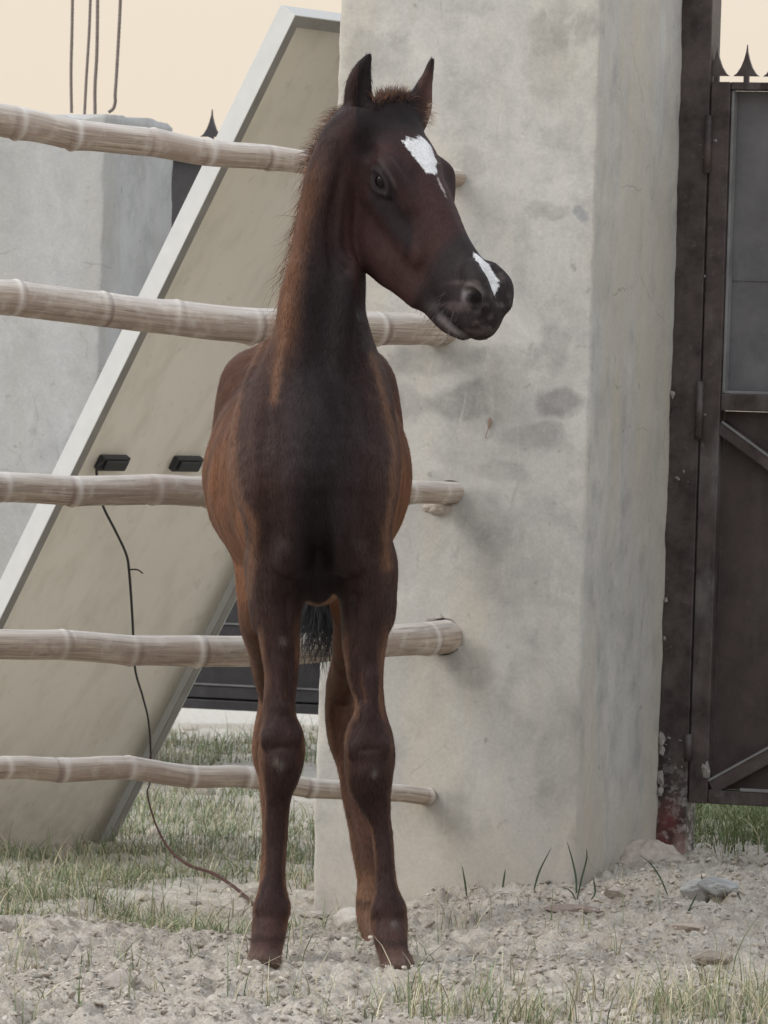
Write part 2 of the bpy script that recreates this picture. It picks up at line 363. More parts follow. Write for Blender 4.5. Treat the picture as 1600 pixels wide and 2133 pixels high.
# ------------------------------------------------------------ bamboo
def bamboo_mat():
    m = Mat('weathered_bamboo', .7, .25)
    uvs = m.co('UV', (1, 1, 1)); ob = m.co()
    st1 = m.noise(m.co('UV', (5, 13, 1)), 1.0, 6, .7, 1.1); st2 = m.noise(m.co('UV', (2.6, 30, 1), (4, 2, 0)), 1.0, 5, .68, .9)
    blot = m.noise(ob, 9, 5, .6, .5); blot2 = m.noise(ob, 32, 4, .6)
    c = m.mix(m.ramp(st1, (.36, 0.0), (.62, 1.0)), (.25, .19, .145), (.54, .46, .375))
    c = m.mix(m.ramp(blot, (.42, 0.0), (.66, .8)), c, (.36, .275, .225))
    blot3 = m.noise(m.co('UV', (7, 5, 1), (1, 7, 0)), 1.0, 5, .65, 1.0); c = m.mix(m.ramp(blot3, (.56, 0.0), (.68, .7)), c, (.19, .145, .12))
    c = m.mix(m.ramp(st2, (.56, 0.0), (.70, .7)), c, (.15, .135, .125))
    c = m.mix(m.ramp(blot2, (.52, 0.0), (.75, .6)), c, (.64, .59, .52))
    at = m.n.new('ShaderNodeAttribute'); at.attribute_name = 'coat'; s_ = m.sep(at.outputs['Color'])
    c = m.mix(m.math('MULTIPLY', s_[0], .75), c, (.23, .165, .14))        # dark scar under each node
    c = m.mix(m.math('MULTIPLY', s_[1], .65), c, (.70, .655, .60))      # pale waxy band
    upz = m.n.new('ShaderNodeAttribute'); upz.attribute_name = 'coat'
    c = m.mix(m.math('MULTIPLY', s_[2], m.ramp(st1, (.3, .45), (.6, 1.0))), c, (.74, .72, .69))   # sunlit top of the cane painted lighter
    m.color(c); m.bump(m.mix(.5, st1, st2), .35, .002)
    return m.m
bam = bamboo_mat()
NODES = {0: (-90, 35, 152, 318, 432, 562, 690, 830), 1: (-120, 30, 210, 365, 522, 655, 782, 905), 2: (-110, 3, 150, 318, 432, 560, 700, 845), 3: (-80, 128, 272, 410, 560, 720, 888), 4: (-90, 8, 128, 266, 396, 512, 645, 762, 888)}
def bamboo(ks, label, seed, flip, cracked=False):
    r_ = np.random.default_rng(seed)
    K = [(*P(x, y, D), px(r, D)) for x, y, D, r in ks]
    if seed != 4: a_ = np.array(K[-1]); b_ = np.array(K[-2]); K.append(tuple(a_+(a_-b_)/np.linalg.norm((a_-b_)[:3])*.10*np.array([1, 1, 1, 0])))
    S = spline(K, 60); pts = S[:, :3]; rad = S[:, 3]*.95
    d = np.concatenate([[0], np.cumsum(np.linalg.norm(np.diff(pts, axis=0), axis=1))]); L = d[-1]
    nodes = []; q = r_.uniform(.04, .10)
    kx = np.array([k_[0] for k_ in ks], float); kd = np.concatenate([[0], np.cumsum([np.linalg.norm(P(*ks[i+1][:3])-P(*ks[i][:3])) for i in range(len(ks)-1)])])
    nodes = [float(np.interp(x, kx, kd)) for x in NODES[seed]]
    # even resample
    s = np.arange(0, L, .0022); pts = np.stack([np.interp(s, d, pts[:, i]) for i in range(3)], 1); rad = np.interp(s, d, rad)
    ring = np.zeros_like(s); scar = np.zeros_like(s); pale = np.zeros_like(s)
    zig = np.zeros_like(s); side = np.zeros_like(s)
    for j, nq in enumerate(nodes):
        a = r_.uniform(.35, 1.35)
        ring += a*(.040*np.exp(-((s-nq)/.0032)**2)+.048*np.exp(-((s-nq)/.020)**2)*(1 if s is not None else 0))-a*.05*np.exp(-((s-nq-flip*.011)/.0028)**2)
        side[np.abs(s-nq) < .05] = r_.choice([0, np.pi])+r_.uniform(-.7, .7)
        scar += r_.choice([.3, .6, 1.5])*np.exp(-((s-nq-flip*.009)/r_.choice([.003, .006]))**2); pale += r_.uniform(.3, 1)*np.exp(-((s-nq+flip*.003)/.005)**2)
        zig += np.interp(s, [nq-.07, nq, nq+.07], [0, 1, 0])*(1 if j % 2 else -1)*r_.uniform(.0005, .0028)*(2.4 if seed == 4 else 1)
    n = 40; v = []; uv = []; col = []
    for i in range(len(s)):
        t = pts[min(i+1, len(s)-1)]-pts[max(i-1, 0)]; t /= np.linalg.norm(t)
        a = Z-np.dot(Z, t)*t; a /= np.linalg.norm(a); b = np.cross(t, a)
        th = np.arange(n)*2*np.pi/n
        rr = rad[i]*(1+ring[i]*(.9+.9*np.cos(th-side[i]))+.012*np.sin(th*3+seed+s[i]*4))+.0006*(fbm(th*3+seed, s[i]*20+th*0, 2, seed)-.5)
        if cracked: rr = rr-.0022*np.exp(-((th-5.2-.25*math.sin(s[i]*9))/.045)**2)*sstep(.05, .12, s[i])*(1-sstep(.5, .6, s[i]))
        v.append(pts[i]+a*zig[i]+rr[:, None]*(np.cos(th)[:, None]*a+np.sin(th)[:, None]*b))
        uv.append(np.stack([s[i]+th*0+seed*3.1, np.abs(th-np.pi)/np.pi], 1))
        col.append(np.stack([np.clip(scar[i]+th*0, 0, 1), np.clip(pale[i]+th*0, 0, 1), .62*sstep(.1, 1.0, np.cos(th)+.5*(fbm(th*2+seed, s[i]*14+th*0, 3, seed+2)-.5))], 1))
    v = np.concatenate(v); uv = np.concatenate(uv); col = np.concatenate(col); m_ = len(s)
    i, k = np.meshgrid(np.arange(m_-1), np.arange(n), indexing='ij')
    f = np.stack([i*n+k, i*n+(k+1) % n, (i+1)*n+(k+1) % n, (i+1)*n+k], -1).reshape(-1, 4)
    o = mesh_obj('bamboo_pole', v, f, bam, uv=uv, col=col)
    # a solid inner end so the cut cane does not look hollow-thin
    tag(o, label, 'bamboo pole', 'bamboo poles of the fence')
    return o
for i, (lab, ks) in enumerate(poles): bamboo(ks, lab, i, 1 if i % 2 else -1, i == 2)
mb = MB()

# ------------------------------------------------------------ solar panel leaning behind the fence
TL = P(615, 31, 9.62); BLp = (-283, 1868)
# width direction and long direction, made square to each other
ud = np.array([.56, .83, 0]); ud /= np.linalg.norm(ud)
def plane_long(dd):
    B = P(BLp[0], BLp[1], 9.62+dd); return B
best = min(((abs(np.dot(plane_long(dd)-TL, ud)), dd) for dd in np.linspace(.2, 1.2, 400)))
BL = plane_long(best[1]); LEN = np.linalg.norm(BL-TL); ld = (BL-TL)/LEN; LEN += .02; WID = .73
nd = np.cross(ld, ud); nd /= np.linalg.norm(nd)
if nd[1] > 0: nd = -nd          # nd points at the camera side (the back of the module)
alu = Mat('white_aluminium', .45, .5); an = alu.noise(alu.co(scale=(1, 1, 1)), 30, 4); alu.color(alu.mix(an, (.56, .57, .56), (.68, .69, .68)))
bk = Mat('backsheet', .55, .35); bn = bk.noise(bk.co(), 3, 5); bn2 = bk.noise(bk.co(), 26, 4, .6)
c = bk.mix(bk.ramp(bn, (.35, 0.0), (.7, 1.0)), (.84, .79, .70), (.88, .84, .76)); c = bk.mix(bk.ramp(bn2, (.62, 0.0), (.75, .35)), c, (.40, .37, .30))
bn3 = bk.noise(bk.co(scale=(1, 1, .18), rot=(0, .42, 0)), 16, 5, .6); c = bk.mix(bk.ramp(bn3, (.48, 0.0), (.75, .45)), c, (.58, .54, .45))
bz = bk.sep(bk.co())[2]; c = bk.mix(bk.math('MULTIPLY', bk.ramp(bz, (-.02, .6), (.14, 0.0)), bk.ramp(bn2, (.35, .2), (.6, .8))), c, (.50, .45, .37)); bk.color(c)
cell = Mat('dark_glass', .1, .5); cell.color((.02, .025, .05))
pan = empty('solar_panel', BL)
tag(pan, 'upturned solar panel leaning behind the bamboo fence, cream back and white frame showing', 'solar panel')
dep = .038; O = TL
# frame: outer wall, with an inner flange behind; coordinates (w along ud, l along ld, n along nd)
def fr(name, w0, w1, l0, l1):
    mb = MB(); mb.box(O, ud, ld, nd, w0, w1, l0, l1, -dep, 0, .0012); return mb
t_ = .0022
mb = MB()
mb.box(O, ud, ld, nd, 0, t_, 0, LEN, -dep, 0, .0006)
mb.box(O, ud, ld, nd, WID-t_, WID, 0, LEN, -dep, 0, .0006)
mb.box(O, ud, ld, nd, t_, WID-t_, 0, t_, -dep, 0, .0006)
mb.box(O, ud, ld, nd, t_, WID-t_, LEN-t_, LEN, -dep, 0, .0006)
mb.build('frame', alu.m, pan)
flm = Mat('oxidised_aluminium', .6, .4); fln = flm.noise(flm.co(), 25, 4); flm.color(flm.mix(fln, (.20, .19, .175), (.34, .33, .31)))
mb = MB()
mb.box(O, ud, ld, nd, t_, .024, .024, LEN-.024, -.0025, -.0003, .0006)     # rear flange, left
mb.box(O, ud, ld, nd, WID-.024, WID-t_, .024, LEN-.024, -.0025, -.0003, .0006)
mb.box(O, ud, ld, nd, t_, WID-t_, t_, .024, -.0025, -.0003, .0006)
mb.box(O, ud, ld, nd, t_, WID-t_, LEN-.024, LEN-t_, -.0025, -.0003, .0006)
mb.build('flange', flm.m, pan)
mb = MB(); mb.box(O, ud, ld, nd, .003, WID-.003, .003, LEN-.003, -dep+.005, -dep+.008); mb.build('backsheet', bk.m, pan)
mb = MB(); mb.box(O, ud, ld, nd, .003, WID-.003, .003, LEN-.003, -dep+.001, -dep+.0045); mb.build('glass_face', cell.m, pan)
def on_panel(x, y, off=-.03):
    d = fw+(x-800)/F*rt+(1066.5-y)/F*up; o = np.array([0, 0, CZ]); q = O+nd*off
    t = np.dot(q-o, nd)/np.dot(d, nd); return o+t*d
blk = Mat('black_plastic', .5, .4); blk.color((.03, .032, .035))
for x, y in ((228, 962), (382, 964)):
    c = on_panel(x, y)-O; wq = np.dot(c, ud); lq = np.dot(c, ld)
    jb = MB(); jb.box(O, ud, ld, nd, wq-.042, wq+.042, lq-.017, lq+.013, -dep+.008, -dep+.022, .003)
    j = jb.build('junction_box', blk.m, pan)
    jb = MB(); jb.box(O, ud, ld, nd, wq-.034, wq+.034, lq-.012, lq+.008, -dep+.0225, -dep+.027, .002); jb.build('lid', blk.m, j)
    j.children[0].matrix_parent_inverse = Matrix.Identity(4)
wire = Mat('cable', .6, .4); ws = wire.sep(wire.co()); wire.color(wire.mix(wire.ramp(ws[2], (.06, 0.0), (.22, 1.0)), (.075, .030, .026), (.035, .033, .035)))
k = [on_panel(214, 962, -.01), on_panel(202, 975, -.01), on_panel(204, 1010, -.01), on_panel(215, 1055, -.01), on_panel(240, 1105, .0), on_panel(262, 1152, .0), on_panel(269, 1190, .0), on_panel(276, 1290, .0), on_panel(281, 1390, .0), on_panel(297, 1450, .0), on_panel(309, 1500, .0), on_panel(314, 1570, .0)]
dl = k[-1][1]
low = [(312, 1630), (307, 1652), (318, 1698), (335, 1740), (358, 1775), (395, 1803), (440, 1818), (480, 1842), (512, 1868), (528, 1884)]; de = ray_ground(528, 1884)[1]
k += [P(x, y, min(dl+(de-dl)*(i_+1)/10, ray_ground(x, y)[1]-.06*(1-i_/9)-.015)) for i_, (x, y) in enumerate(low)]
mb = MB(); S = spline(k, 10); rr = np.interp(np.arange(len(S))/len(S), [0, .3, .5, .7, .8, 1], [.0026, .0026, .0018, .0020, .0032, .0030]); mb.tube(S, rr, 8)
mb.tube(spline([on_panel(268, 1187, .0), on_panel(280, 1186, .01), on_panel(289, 1188, .015), on_panel(297, 1194, .015)], 6), .0016, 6)
mb.build('cable', wire.m, pan, True)

# ------------------------------------------------------------ gates
def gate_paint(name, a, b, wear, sheen=.5, sc_=1.0):
    m = Mat(name, sheen, .4); co = m.co(); n1 = m.noise(co, 14*sc_, 6, .65); n2 = m.noise(co, 60*sc_, 5, .7); n3 = m.noise(m.co(scale=(1, 1, .3), loc=(2, 5, 1)), 20*sc_, 5, .6)
    c = m.mix(m.ramp(n1, (.35, 0.0), (.65, 1.0)), a, b)
    c = m.mix(m.ramp(n2, (.58, 0.0), (.78, .6)), c, wear)
    c = m.mix(m.ramp(n3, (.52, 0.0), (.74, .6)), c, wear)
    m.color(c); m.bump(n2, .25, .002); return m.m
gp_frame = gate_paint('chipped_dark_paint', (.032, .021, .020), (.094, .073, .068), (.17, .165, .16))
gp_sheet = gate_paint('dark_brown_sheet', (.046, .033, .031), (.074, .054, .050), (.10, .082, .078), .55)
gp_grey = gate_paint('blue_grey_sheet', (.115, .114, .122), (.155, .152, .160), (.20, .20, .205), .45)
gp_bright = gate_paint('worn_bare_edge', (.17, .17, .17), (.26, .26, .26), (.10, .09, .09), .5)
def gz_(x, y): return on_gate(x, y, Q0)[2]
def on_gate(x, y, Q, n=0.0):
    d = fw+(x-800)/F*rt+(1066.5-y)/F*up; o = np.array([0, 0, CZ]); q = Q+GN*n
    t = np.dot(q-o, GN)/np.dot(d, GN); return o+t*d
def gl(x, y, Q):
    p = on_gate(x, y, Q)-Q; return np.dot(p, GX), p[2]
def spear(Q, g, n, z, s=1.0):
    """cast spear finial: stalk, collar, barbed leaf"""
    out = [(-.006, 0), (-.006, .016), (-.030, .016), (-.022, .022), (-.013, .036), (-.006, .054), (-.0015, .072), (0, .088)]
    pts = out+[(-a, b) for a, b in out[-2::-1]]
    v = []
    for dn in (-.004, .004):
        for a, b in pts: v.append(Q+GX*(g+a*s*(1 if abs(a) < .01 else 1.0))+GN*(n+dn)+Z*(z+b*s))
    k = len(pts); f = [list(range(k)), list(range(2*k-1, k-1, -1))]+[[i, (i+1) % k, k+(i+1) % k, k+i][::-1] for i in range(k)]
    return v, f
# post
post = empty('gate_post', Q0)
tag(post, 'dark square steel gate post against the tall cement pillar, red patch near its foot', 'gate post')
pm = Mat('post_paint', .5, .4); pc = pm.co(); a1 = pm.noise(pc, 16, 6, .65); a2 = pm.noise(pc, 70, 5, .7)
c = pm.mix(pm.ramp(a1, (.35, 0.0), (.65, 1.0)), (.030, .020, .019), (.092, .072, .067))
c = pm.mix(pm.ramp(a2, (.60, 0.0), (.78, .6)), c, (.16, .155, .15))
zz = pm.sep(pc)[2]; low = pm.math('MULTIPLY', pm.ramp(zz, (.02, 1.0), (.24, 0.0)), pm.ramp(a2, (.50, 0.0), (.58, 1.0))); c = pm.mix(low, c, (.46, .44, .42))
redk = pm.math('MULTIPLY', pm.spot(pc, Q0+GX*.022+Z*.085, (.034, .08, .075)), pm.ramp(a1, (.36, .3), (.5, 1.0))); c = pm.mix(redk, c, (.13, .035, .032))
pk = pm.math('MULTIPLY', pm.spot(pc, Q0+GX*.045+Z*.035, (.020, .08, .065)), .8); c = pm.mix(pk, c, (.36, .24, .22)); pm.color(c); pm.bump(a2, .3, .003)
mb = MB(); mb.box(Q0, GX, GN, Z, -.03, .054, .0, .07, -.1, 2.3, .002)
mb.build('upright', pm.m, post)
# leaf
GO = Q0
leaf = empty('metal_gate', Q0+GX*.057)
tag(leaf, 'dark brown sheet metal gate at the right with grey upper panel and spear tips', 'gate')
zt = gl(1500, 170, Q0)[1]; zt2 = gl(1500, 186, Q0)[1]; zm1 = gl(1500, 820, Q0)[1]; zm0 = gl(1500, 855, Q0)[1]; zb1 = gl(1460, 1640, Q0)[1]; zb0 = gl(1430, 1672, Q0)[1]
g0, g1 = .057, .092; W = 1.5
mb = MB(); mb.box(Q0, GX, GN, Z, g0, g1, .001, .046, zb0, zt, .002); mb.build('stile', gp_frame, leaf)
mb = MB(); mb.box(Q0, GX, GN, Z, W-.035, W, .001, .046, zb0, zt, .002); mb.build('stile', gp_frame, leaf)
for a, b, nm in ((zt2, zt, 'top_rail'), (zm0, zm1, 'middle_rail'), (zb0, zb1-.004, 'bottom_rail')):
    mb = MB(); mb.box(Q0, GX, GN, Z, g1+.0005, W-.0355, .003, .044, a, b, .002); mb.build(nm, gp_frame, leaf)
mb = MB(); mb.box(Q0, GX, GN, Z, g1+.0005, W-.036, .040, .043, zm1, zt2-.0005); mb.build('upper_sheet', gp_grey, leaf)
mb = MB(); mb.box(Q0, GX, GN, Z, g1+.0005, W-.036, .040, .043, zb1-.0035, zm0-.0005); mb.build('lower_sheet', gp_sheet, leaf)
mb = MB(); mb.box(Q0, GX, GN, Z, g1+.001, g1+.006, .010, .038, zm1+.0005, zt2-.001, .001)
mb.build('bead', gp_bright, leaf)
mb = MB(); mb.box(Q0, GX, GN, Z, g1+.007, W-.04, .006, .010, zm1+.0005, zm1+.006, .001); mb.build('bead', gp_bright, leaf)
mb = MB(); mb.box(Q0, GX, GN, Z, g1+.06, W-.04, .001, .006, zb1-.004, zb1+.002, .001); mb.build('bead', gp_bright, leaf)
zs = gl(1550, 582, Q0)[1]
mb = MB(); mb.box(Q0, GX, GN, Z, g1+.008, W-.04, .037, .0395, zs-.0015, zs+.0015); mb.build('seam', gp_grey, leaf)
def brace(a, b, wd):
    A = np.array(gl(*a, Q0)); B = np.array(gl(*b, Q0)); t = (B-A); L = np.linalg.norm(t); t /= L
    ax = GX*t[0]+Z*t[1]; az = -GX*t[1]+Z*t[0]
    L2 = L*5
    mb = MB(); mb.box(Q0+GX*A[0]+Z*A[1], ax, GN, az, 0, L2, .006, .0385, -wd/2, wd/2, .002); mb.build('diagonal_brace', gp_frame, leaf)
    mb = MB(); mb.box(Q0+GX*A[0]+Z*A[1], ax, GN, az, .003, L2, .0035, .0055, wd/2-.005, wd/2-.001); mb.build('brace_edge', gp_bright, leaf)
brace((1494, 886), (1600, 964), .026)
brace((1478, 1640), (1600, 1573), .030)
for g in np.arange(.0612, W-.03, .0555):
    mb = MB(); v, f = spear(Q0, g, .022, zt-.001, .80); mb.add(v, f); mb.build('spear_tip', gp_frame, leaf)
for yy in (240, 350, 795, 870, 985, 1530):
    z_ = gl(1462, yy, Q0)[1]
    if yy in (240, 795, 1530):
        mb = MB(); mb.tube([Q0+GX*.0555-GN*.006+Z*z_, Q0+GX*.0555-GN*.006+Z*(z_-.105 if yy != 1530 else z_-.05)], .007, 12)
        mb.build('hinge', gp_frame, leaf, True)
weld = Mat('weld_bead', .6, .4); weld.color((.23, .225, .22))
r_ = np.random.default_rng(11)
for i in range(16):
    yy = r_.choice([235, 260, 300, 330, 340, 410, 440, 555, 580, 800, 830, 870, 990, 1000, 1060, 1530, 1545, 1575, 1590, 1600]); xx = r_.uniform(1425, 1500)-(yy-200)*.033
    z_ = gl(xx, yy+r_.uniform(-8, 8), Q0)
    if z_[0] < .002 or z_[0] > .09: continue
    lump('weld_spatter', Q0+GX*z_[0]+Z*z_[1]+GN*.001, (r_.uniform(.0015, .005), .002, r_.uniform(.001, .004)), weld.m, leaf, i, .5, 2, AX)
lump('mortar_crumb', Q0+GX*(gl(1472, 1608, Q0)[0])+Z*gl(1472, 1608, Q0)[1]+GN*.001, (.009, .006, .018), mort.m, leaf, 17, 1.1, 4, AX, True)

# far gate seen left of the pillar
QF = P(400, 1000, 12.95); QF[2] = 0
far = empty('metal_gate', QF)
tag(far, 'dark sheet metal gate further back, seen between the leaning panel and the pillars', 'gate')
zl = [gl(445, y, QF)[1] for y in (296, 1478, 1458, 1428, 1300)]
g_dark = gate_paint('far_gate_paint', (.045, .043, .046), (.06, .056, .060), (.10, .10, .105), .5)
mb = MB(); mb.box(QF, GX, GN, Z, -.35, .95, .03, .034, zl[1]+.002, zl[0]-.002); mb.build('sheet', g_dark, far)
for a, b in ((zl[1], zl[2]), (zl[3]-.030, zl[3]), (zl[4]-.036, zl[4]), (zl[0]-.03, zl[0]), (.9, .936)):
    mb = MB(); mb.box(QF, GX, GN, Z, -.35, .95, .0, .0295, a, b, .002); mb.build('rail', g_dark, far)
for z_ in (zl[3], zl[4]):
    mb = MB(); mb.box(QF, GX, GN, Z, -.34, .94, -.003, .004, z_+.0005, z_+.0045); mb.build('rail_edge', gp_bright, far)
for g in np.arange(.0158, .94, .115):
    mb = MB(); v, f = spear(QF, g, .02, zl[0]-.001, .92); mb.add(v, f); mb.build('spear_tip', g_dark, far)
# ------------------------------------------------------------ the foal: one continuous skin grown from an implicit body
VX = .0030
LO = np.array([-.315, 7.62, -.075]); HI = np.array([.235, 9.02, 1.45])
NG = np.ceil((HI-LO)/VX).astype(int)
G = np.full(NG, .06, dtype=np.float32)
AXS = [LO[i]+VX*np.arange(NG[i]) for i in range(3)]
def grid(a, b):
    i0 = np.clip(np.floor((a-LO)/VX).astype(int), 0, NG-1); i1 = np.clip(np.ceil((b-LO)/VX).astype(int)+1, 1, NG)
    sl = tuple(slice(i0[i], i1[i]) for i in range(3))
    g = np.meshgrid(*[AXS[i][sl[i]] for i in range(3)], indexing='ij')
    return sl, np.stack(g, -1).astype(np.float32)
def seg_d(p, a, b, ra, rb, u):
    """signed distance to a tapered limb section a-b with elliptical cross section (ra, rb = (across u, other, cap))"""
    w_ = b-a; L = np.linalg.norm(w_); w_ = w_/max(L, 1e-6)
    u = u-np.dot(u, w_)*w_; u = u/np.linalg.norm(u); v_ = np.cross(w_, u)
    q = p-a; t = q@w_; tt = np.clip(t/max(L, 1e-6), 0, 1)
    ru = ra[0]+(rb[0]-ra[0])*tt; rv = ra[1]+(rb[1]-ra[1])*tt; rw = ra[2]+(rb[2]-ra[2])*tt
    du = q@u; dv = q@v_; dw = t-tt*L
    k0 = np.sqrt((du/ru)**2+(dv/rv)**2+(dw/rw)**2)+1e-6
    k1 = np.sqrt((du/ru**2)**2+(dv/rv**2)**2+(dw/rw**2)**2)+1e-6
    return k0*(k0-1)/k1
def smin(a, b, k):
    h = np.clip(.5+.5*(b-a)/k, 0, 1); return b+(a-b)*h-k*h*(1-h)
def chain(keys, k, u=(1, 0, 0), cut=False, n=4, sp=True):
    """keys rows: x y z ru rv rw in metres"""
    global G
    K = spline(keys, n) if (sp and len(keys) > 2) else np.asarray(keys, float)
    if len(K) == 1:   # a lone lump: its long axis is the head's own, or upright
        o_ = np.zeros(6); o_[:3] = (hf if u is hs_ else Z)*1e-3; K = np.vstack([K, K+o_])
    rm = K[:, 3:].max(); a = K[:, :3].min(0)-rm-k-2*VX; b = K[:, :3].max(0)+rm+k+2*VX
    sl, g = grid(a, b); D_ = np.full(g.shape[:3], 1.0, dtype=np.float32)
    u = np.asarray(u, float)
    for i in range(len(K)-1):
        r_ = max(K[i, 3:].max(), K[i+1, 3:].max())+k+2*VX
        s2, g2 = grid(np.minimum(K[i, :3], K[i+1, :3])-r_, np.maximum(K[i, :3], K[i+1, :3])+r_)
        loc = tuple(slice(s2[j].start-sl[j].start, s2[j].stop-sl[j].start) for j in range(3))
        d = seg_d(g2, K[i, :3], K[i+1, :3], K[i, 3:], K[i+1, 3:], u)
        D_[loc] = np.minimum(D_[loc], d)
    G[sl] = -smin(-G[sl], D_, k) if cut else smin(G[sl], D_, k)
def K2(rows):
    """rows (x px, y px, depth, half width px, half depth m) -> metric keys"""
    return [(*P(x, y, D), px(r, D), rv, min(px(r, D), rv)) for x, y, D, r, rv in rows]

PS = R(41); TT = R(47)
fh = np.array([math.cos(PS), -math.sin(PS), 0]); hf = math.cos(TT)*fh-math.sin(TT)*Z; hd = math.sin(TT)*fh+math.cos(TT)*Z; hs_ = np.array([-math.sin(PS), -math.cos(PS), 0])
HO = P(812, 226, 8.06); HSC = .91
def H(t, d, s): return HO+hf*t*HSC+hd*d+hs_*s
# --- trunk: chest, ribs, belly, croup
trunk = [(668, 975, 8.02, 105, 150), (667, 965, 8.10, 140, 215), (660, 975, 8.20, 165, 240), (650, 990, 8.32, 196, 240), (642, 995, 8.42, 214, 232), (640, 975, 8.52, 210, 222), (640, 900, 8.63, 180, 222), (640, 840, 8.72, 150, 165), (640, 840, 8.80, 95, 110)]
chain([(*P(x, y, D), px(a, D), px(b, D), .06) for x, y, D, a, b in trunk], .02, u=(1, 0, 0), n=3)
for sx_ in (-1, 1):   # points of the hip
    chain(K2([(640+sx_*128, 800, 8.60, 50, .06), (640+sx_*138, 900, 8.66, 50, .08)]), .05)
# withers
chain([(*P(662, 770, 8.16), .035, .07, .05), (*P(655, 760, 8.30), .04, .06, .05)], .05)
# --- shoulders over the ribs
chain(K2([(600, 800, 8.13, 40, .085), (560, 860, 8.08, 52, .085), (540, 940, 8.03, 52, .075), (541, 1010, 7.99, 49, .060), (552, 1070, 7.99, 48, .055), (568, 1130, 8.02, 54, .062), (577, 1200, 8.03, 57, .060)]), .014)
chain(K2([(556, 730, 8.13, 12, .02), (522, 800, 8.08, 14, .022), (496, 890, 8.035, 13, .02), (492, 980, 8.005, 12, .018), (505, 1040, 7.985, 12, .016), (533, 1098, 7.972, 11, .014), (546, 1150, 7.985, 9, .012)]), .012)
chain(K2([(775, 760, 8.12, 10, .02), (800, 850, 8.06, 12, .02), (816, 940, 8.02, 11, .018), (815, 1030, 7.99, 11, .016), (802, 1095, 7.98, 10, .014), (800, 1150, 7.985, 10, .014)]), .010)
chain(K2([(742, 800, 8.13, 40, .085), (765, 860, 8.08, 50, .085), (775, 940, 8.03, 52, .075), (776, 1010, 7.99, 48, .060), (770, 1070, 7.99, 46, .055), (764, 1130, 8.02, 54, .062), (764, 1200, 8.03, 58, .060)]), .014)
# breast
chain(K2([(668, 890, 7.99, 100, .07), (668, 980, 7.955, 112, .06), (668, 1060, 7.965, 98, .055)]), .03)
for x, s_ in ((612, 1), (722, -1)):
    chain(K2([(x-s_*6, 1010, 7.935, 44, .035), (x, 1085, 7.945, 48, .042), (x-s_*4, 1150, 7.972, 44, .045)]), .012)
chain(K2([(667, 1150, 8.02, 50, .05), (665, 1200, 8.06, 36, .05)]), .03)
chain(K2([(662, 1216, 8.3, 46, .12)]), .03)
# --- neck, rising and turning towards the poll
neck = [(668, 870, 8.10, 108, .120), (665, 800, 8.09, 100, .122), (663, 740, 8.09, 96, .118), (666, 690, 8.085, 90, .112), (671, 640, 8.08, 84, .104), (679, 590, 8.075, 78, .096), (683, 530, 8.07, 74, .088), (688, 470, 8.065, 68, .082), (697, 410, 8.06, 64, .078), (710, 350, 8.06, 62, .074), (728, 295, 8.055, 58, .066), (752, 262, 8.05, 48, .056)]
chain(K2(neck), .028, u=(.97, -.25, 0), n=3)
# throat cord and jugular folds
chain(K2([(724, 560, 8.005, 20, .014), (716, 660, 7.992, 22, .016), (705, 780, 7.985, 22, .014), (690, 880, 7.965, 20, .012)]), .03)
chain(K2([(622, 560, 8.02, 14, .02), (606, 660, 8.02, 17, .024), (598, 760, 8.01, 18, .024), (600, 850, 7.985, 16, .02)]), .018)
chain(K2([(735, 690, 8.07, 22, .05), (745, 770, 8.06, 34, .06), (755, 860, 8.04, 40, .06)]), .03)
# --- forelegs
LF = [(577, 1180, 8.03, 58, .062), (577, 1240, 8.03, 53, .056), (580, 1300, 8.025, 45, .048), (584, 1360, 8.02, 39, .040), (585, 1410, 8.015, 35, .034), (583, 1460, 8.01, 34, .031), (585, 1500, 8.005, 37, .033), (588, 1535, 8.0, 47, .037), (588, 1565, 8.0, 48, .038), (586, 1600, 8.0, 43, .036), (581, 1645, 8.01, 33, .031), (576, 1700, 8.015, 27, .026), (573, 1760, 8.015, 25, .025), (571, 1815, 8.01, 25, .026), (567, 1855, 8.005, 31, .029), (565, 1890, 8.0, 37, .033), (561, 1922, 7.995, 37, .031), (557, 1955, 7.975, 34, .027), (552, 1985, 7.96, 34, .030), (547, 2012, 7.95, 38, .038)]
RF = [(765, 1180, 8.03, 60, .062), (765, 1240, 8.03, 58, .056), (762, 1300, 8.025, 50, .048), (760, 1360, 8.02, 43, .040), (762, 1410, 8.015, 38, .034), (771, 1460, 8.01, 31, .031), (772, 1500, 8.005, 36, .033), (769, 1540, 8.0, 49, .037), (770, 1580, 8.0, 52, .038), (771, 1615, 8.0, 49, .036), (778, 1655, 8.01, 39, .031), (789, 1700, 8.015, 27, .026), (797, 1750, 8.015, 23, .025), (801, 1805, 8.01, 23, .026), (805, 1850, 8.005, 28, .029), (809, 1890, 8.0, 36, .033), (812, 1925, 7.995, 38, .031), (815, 1960, 7.975, 34, .027), (821, 1992, 7.96, 31, .030), (830, 2025, 7.95, 37, .038)]
chain(K2(LF), .016); chain(K2(RF), .016)
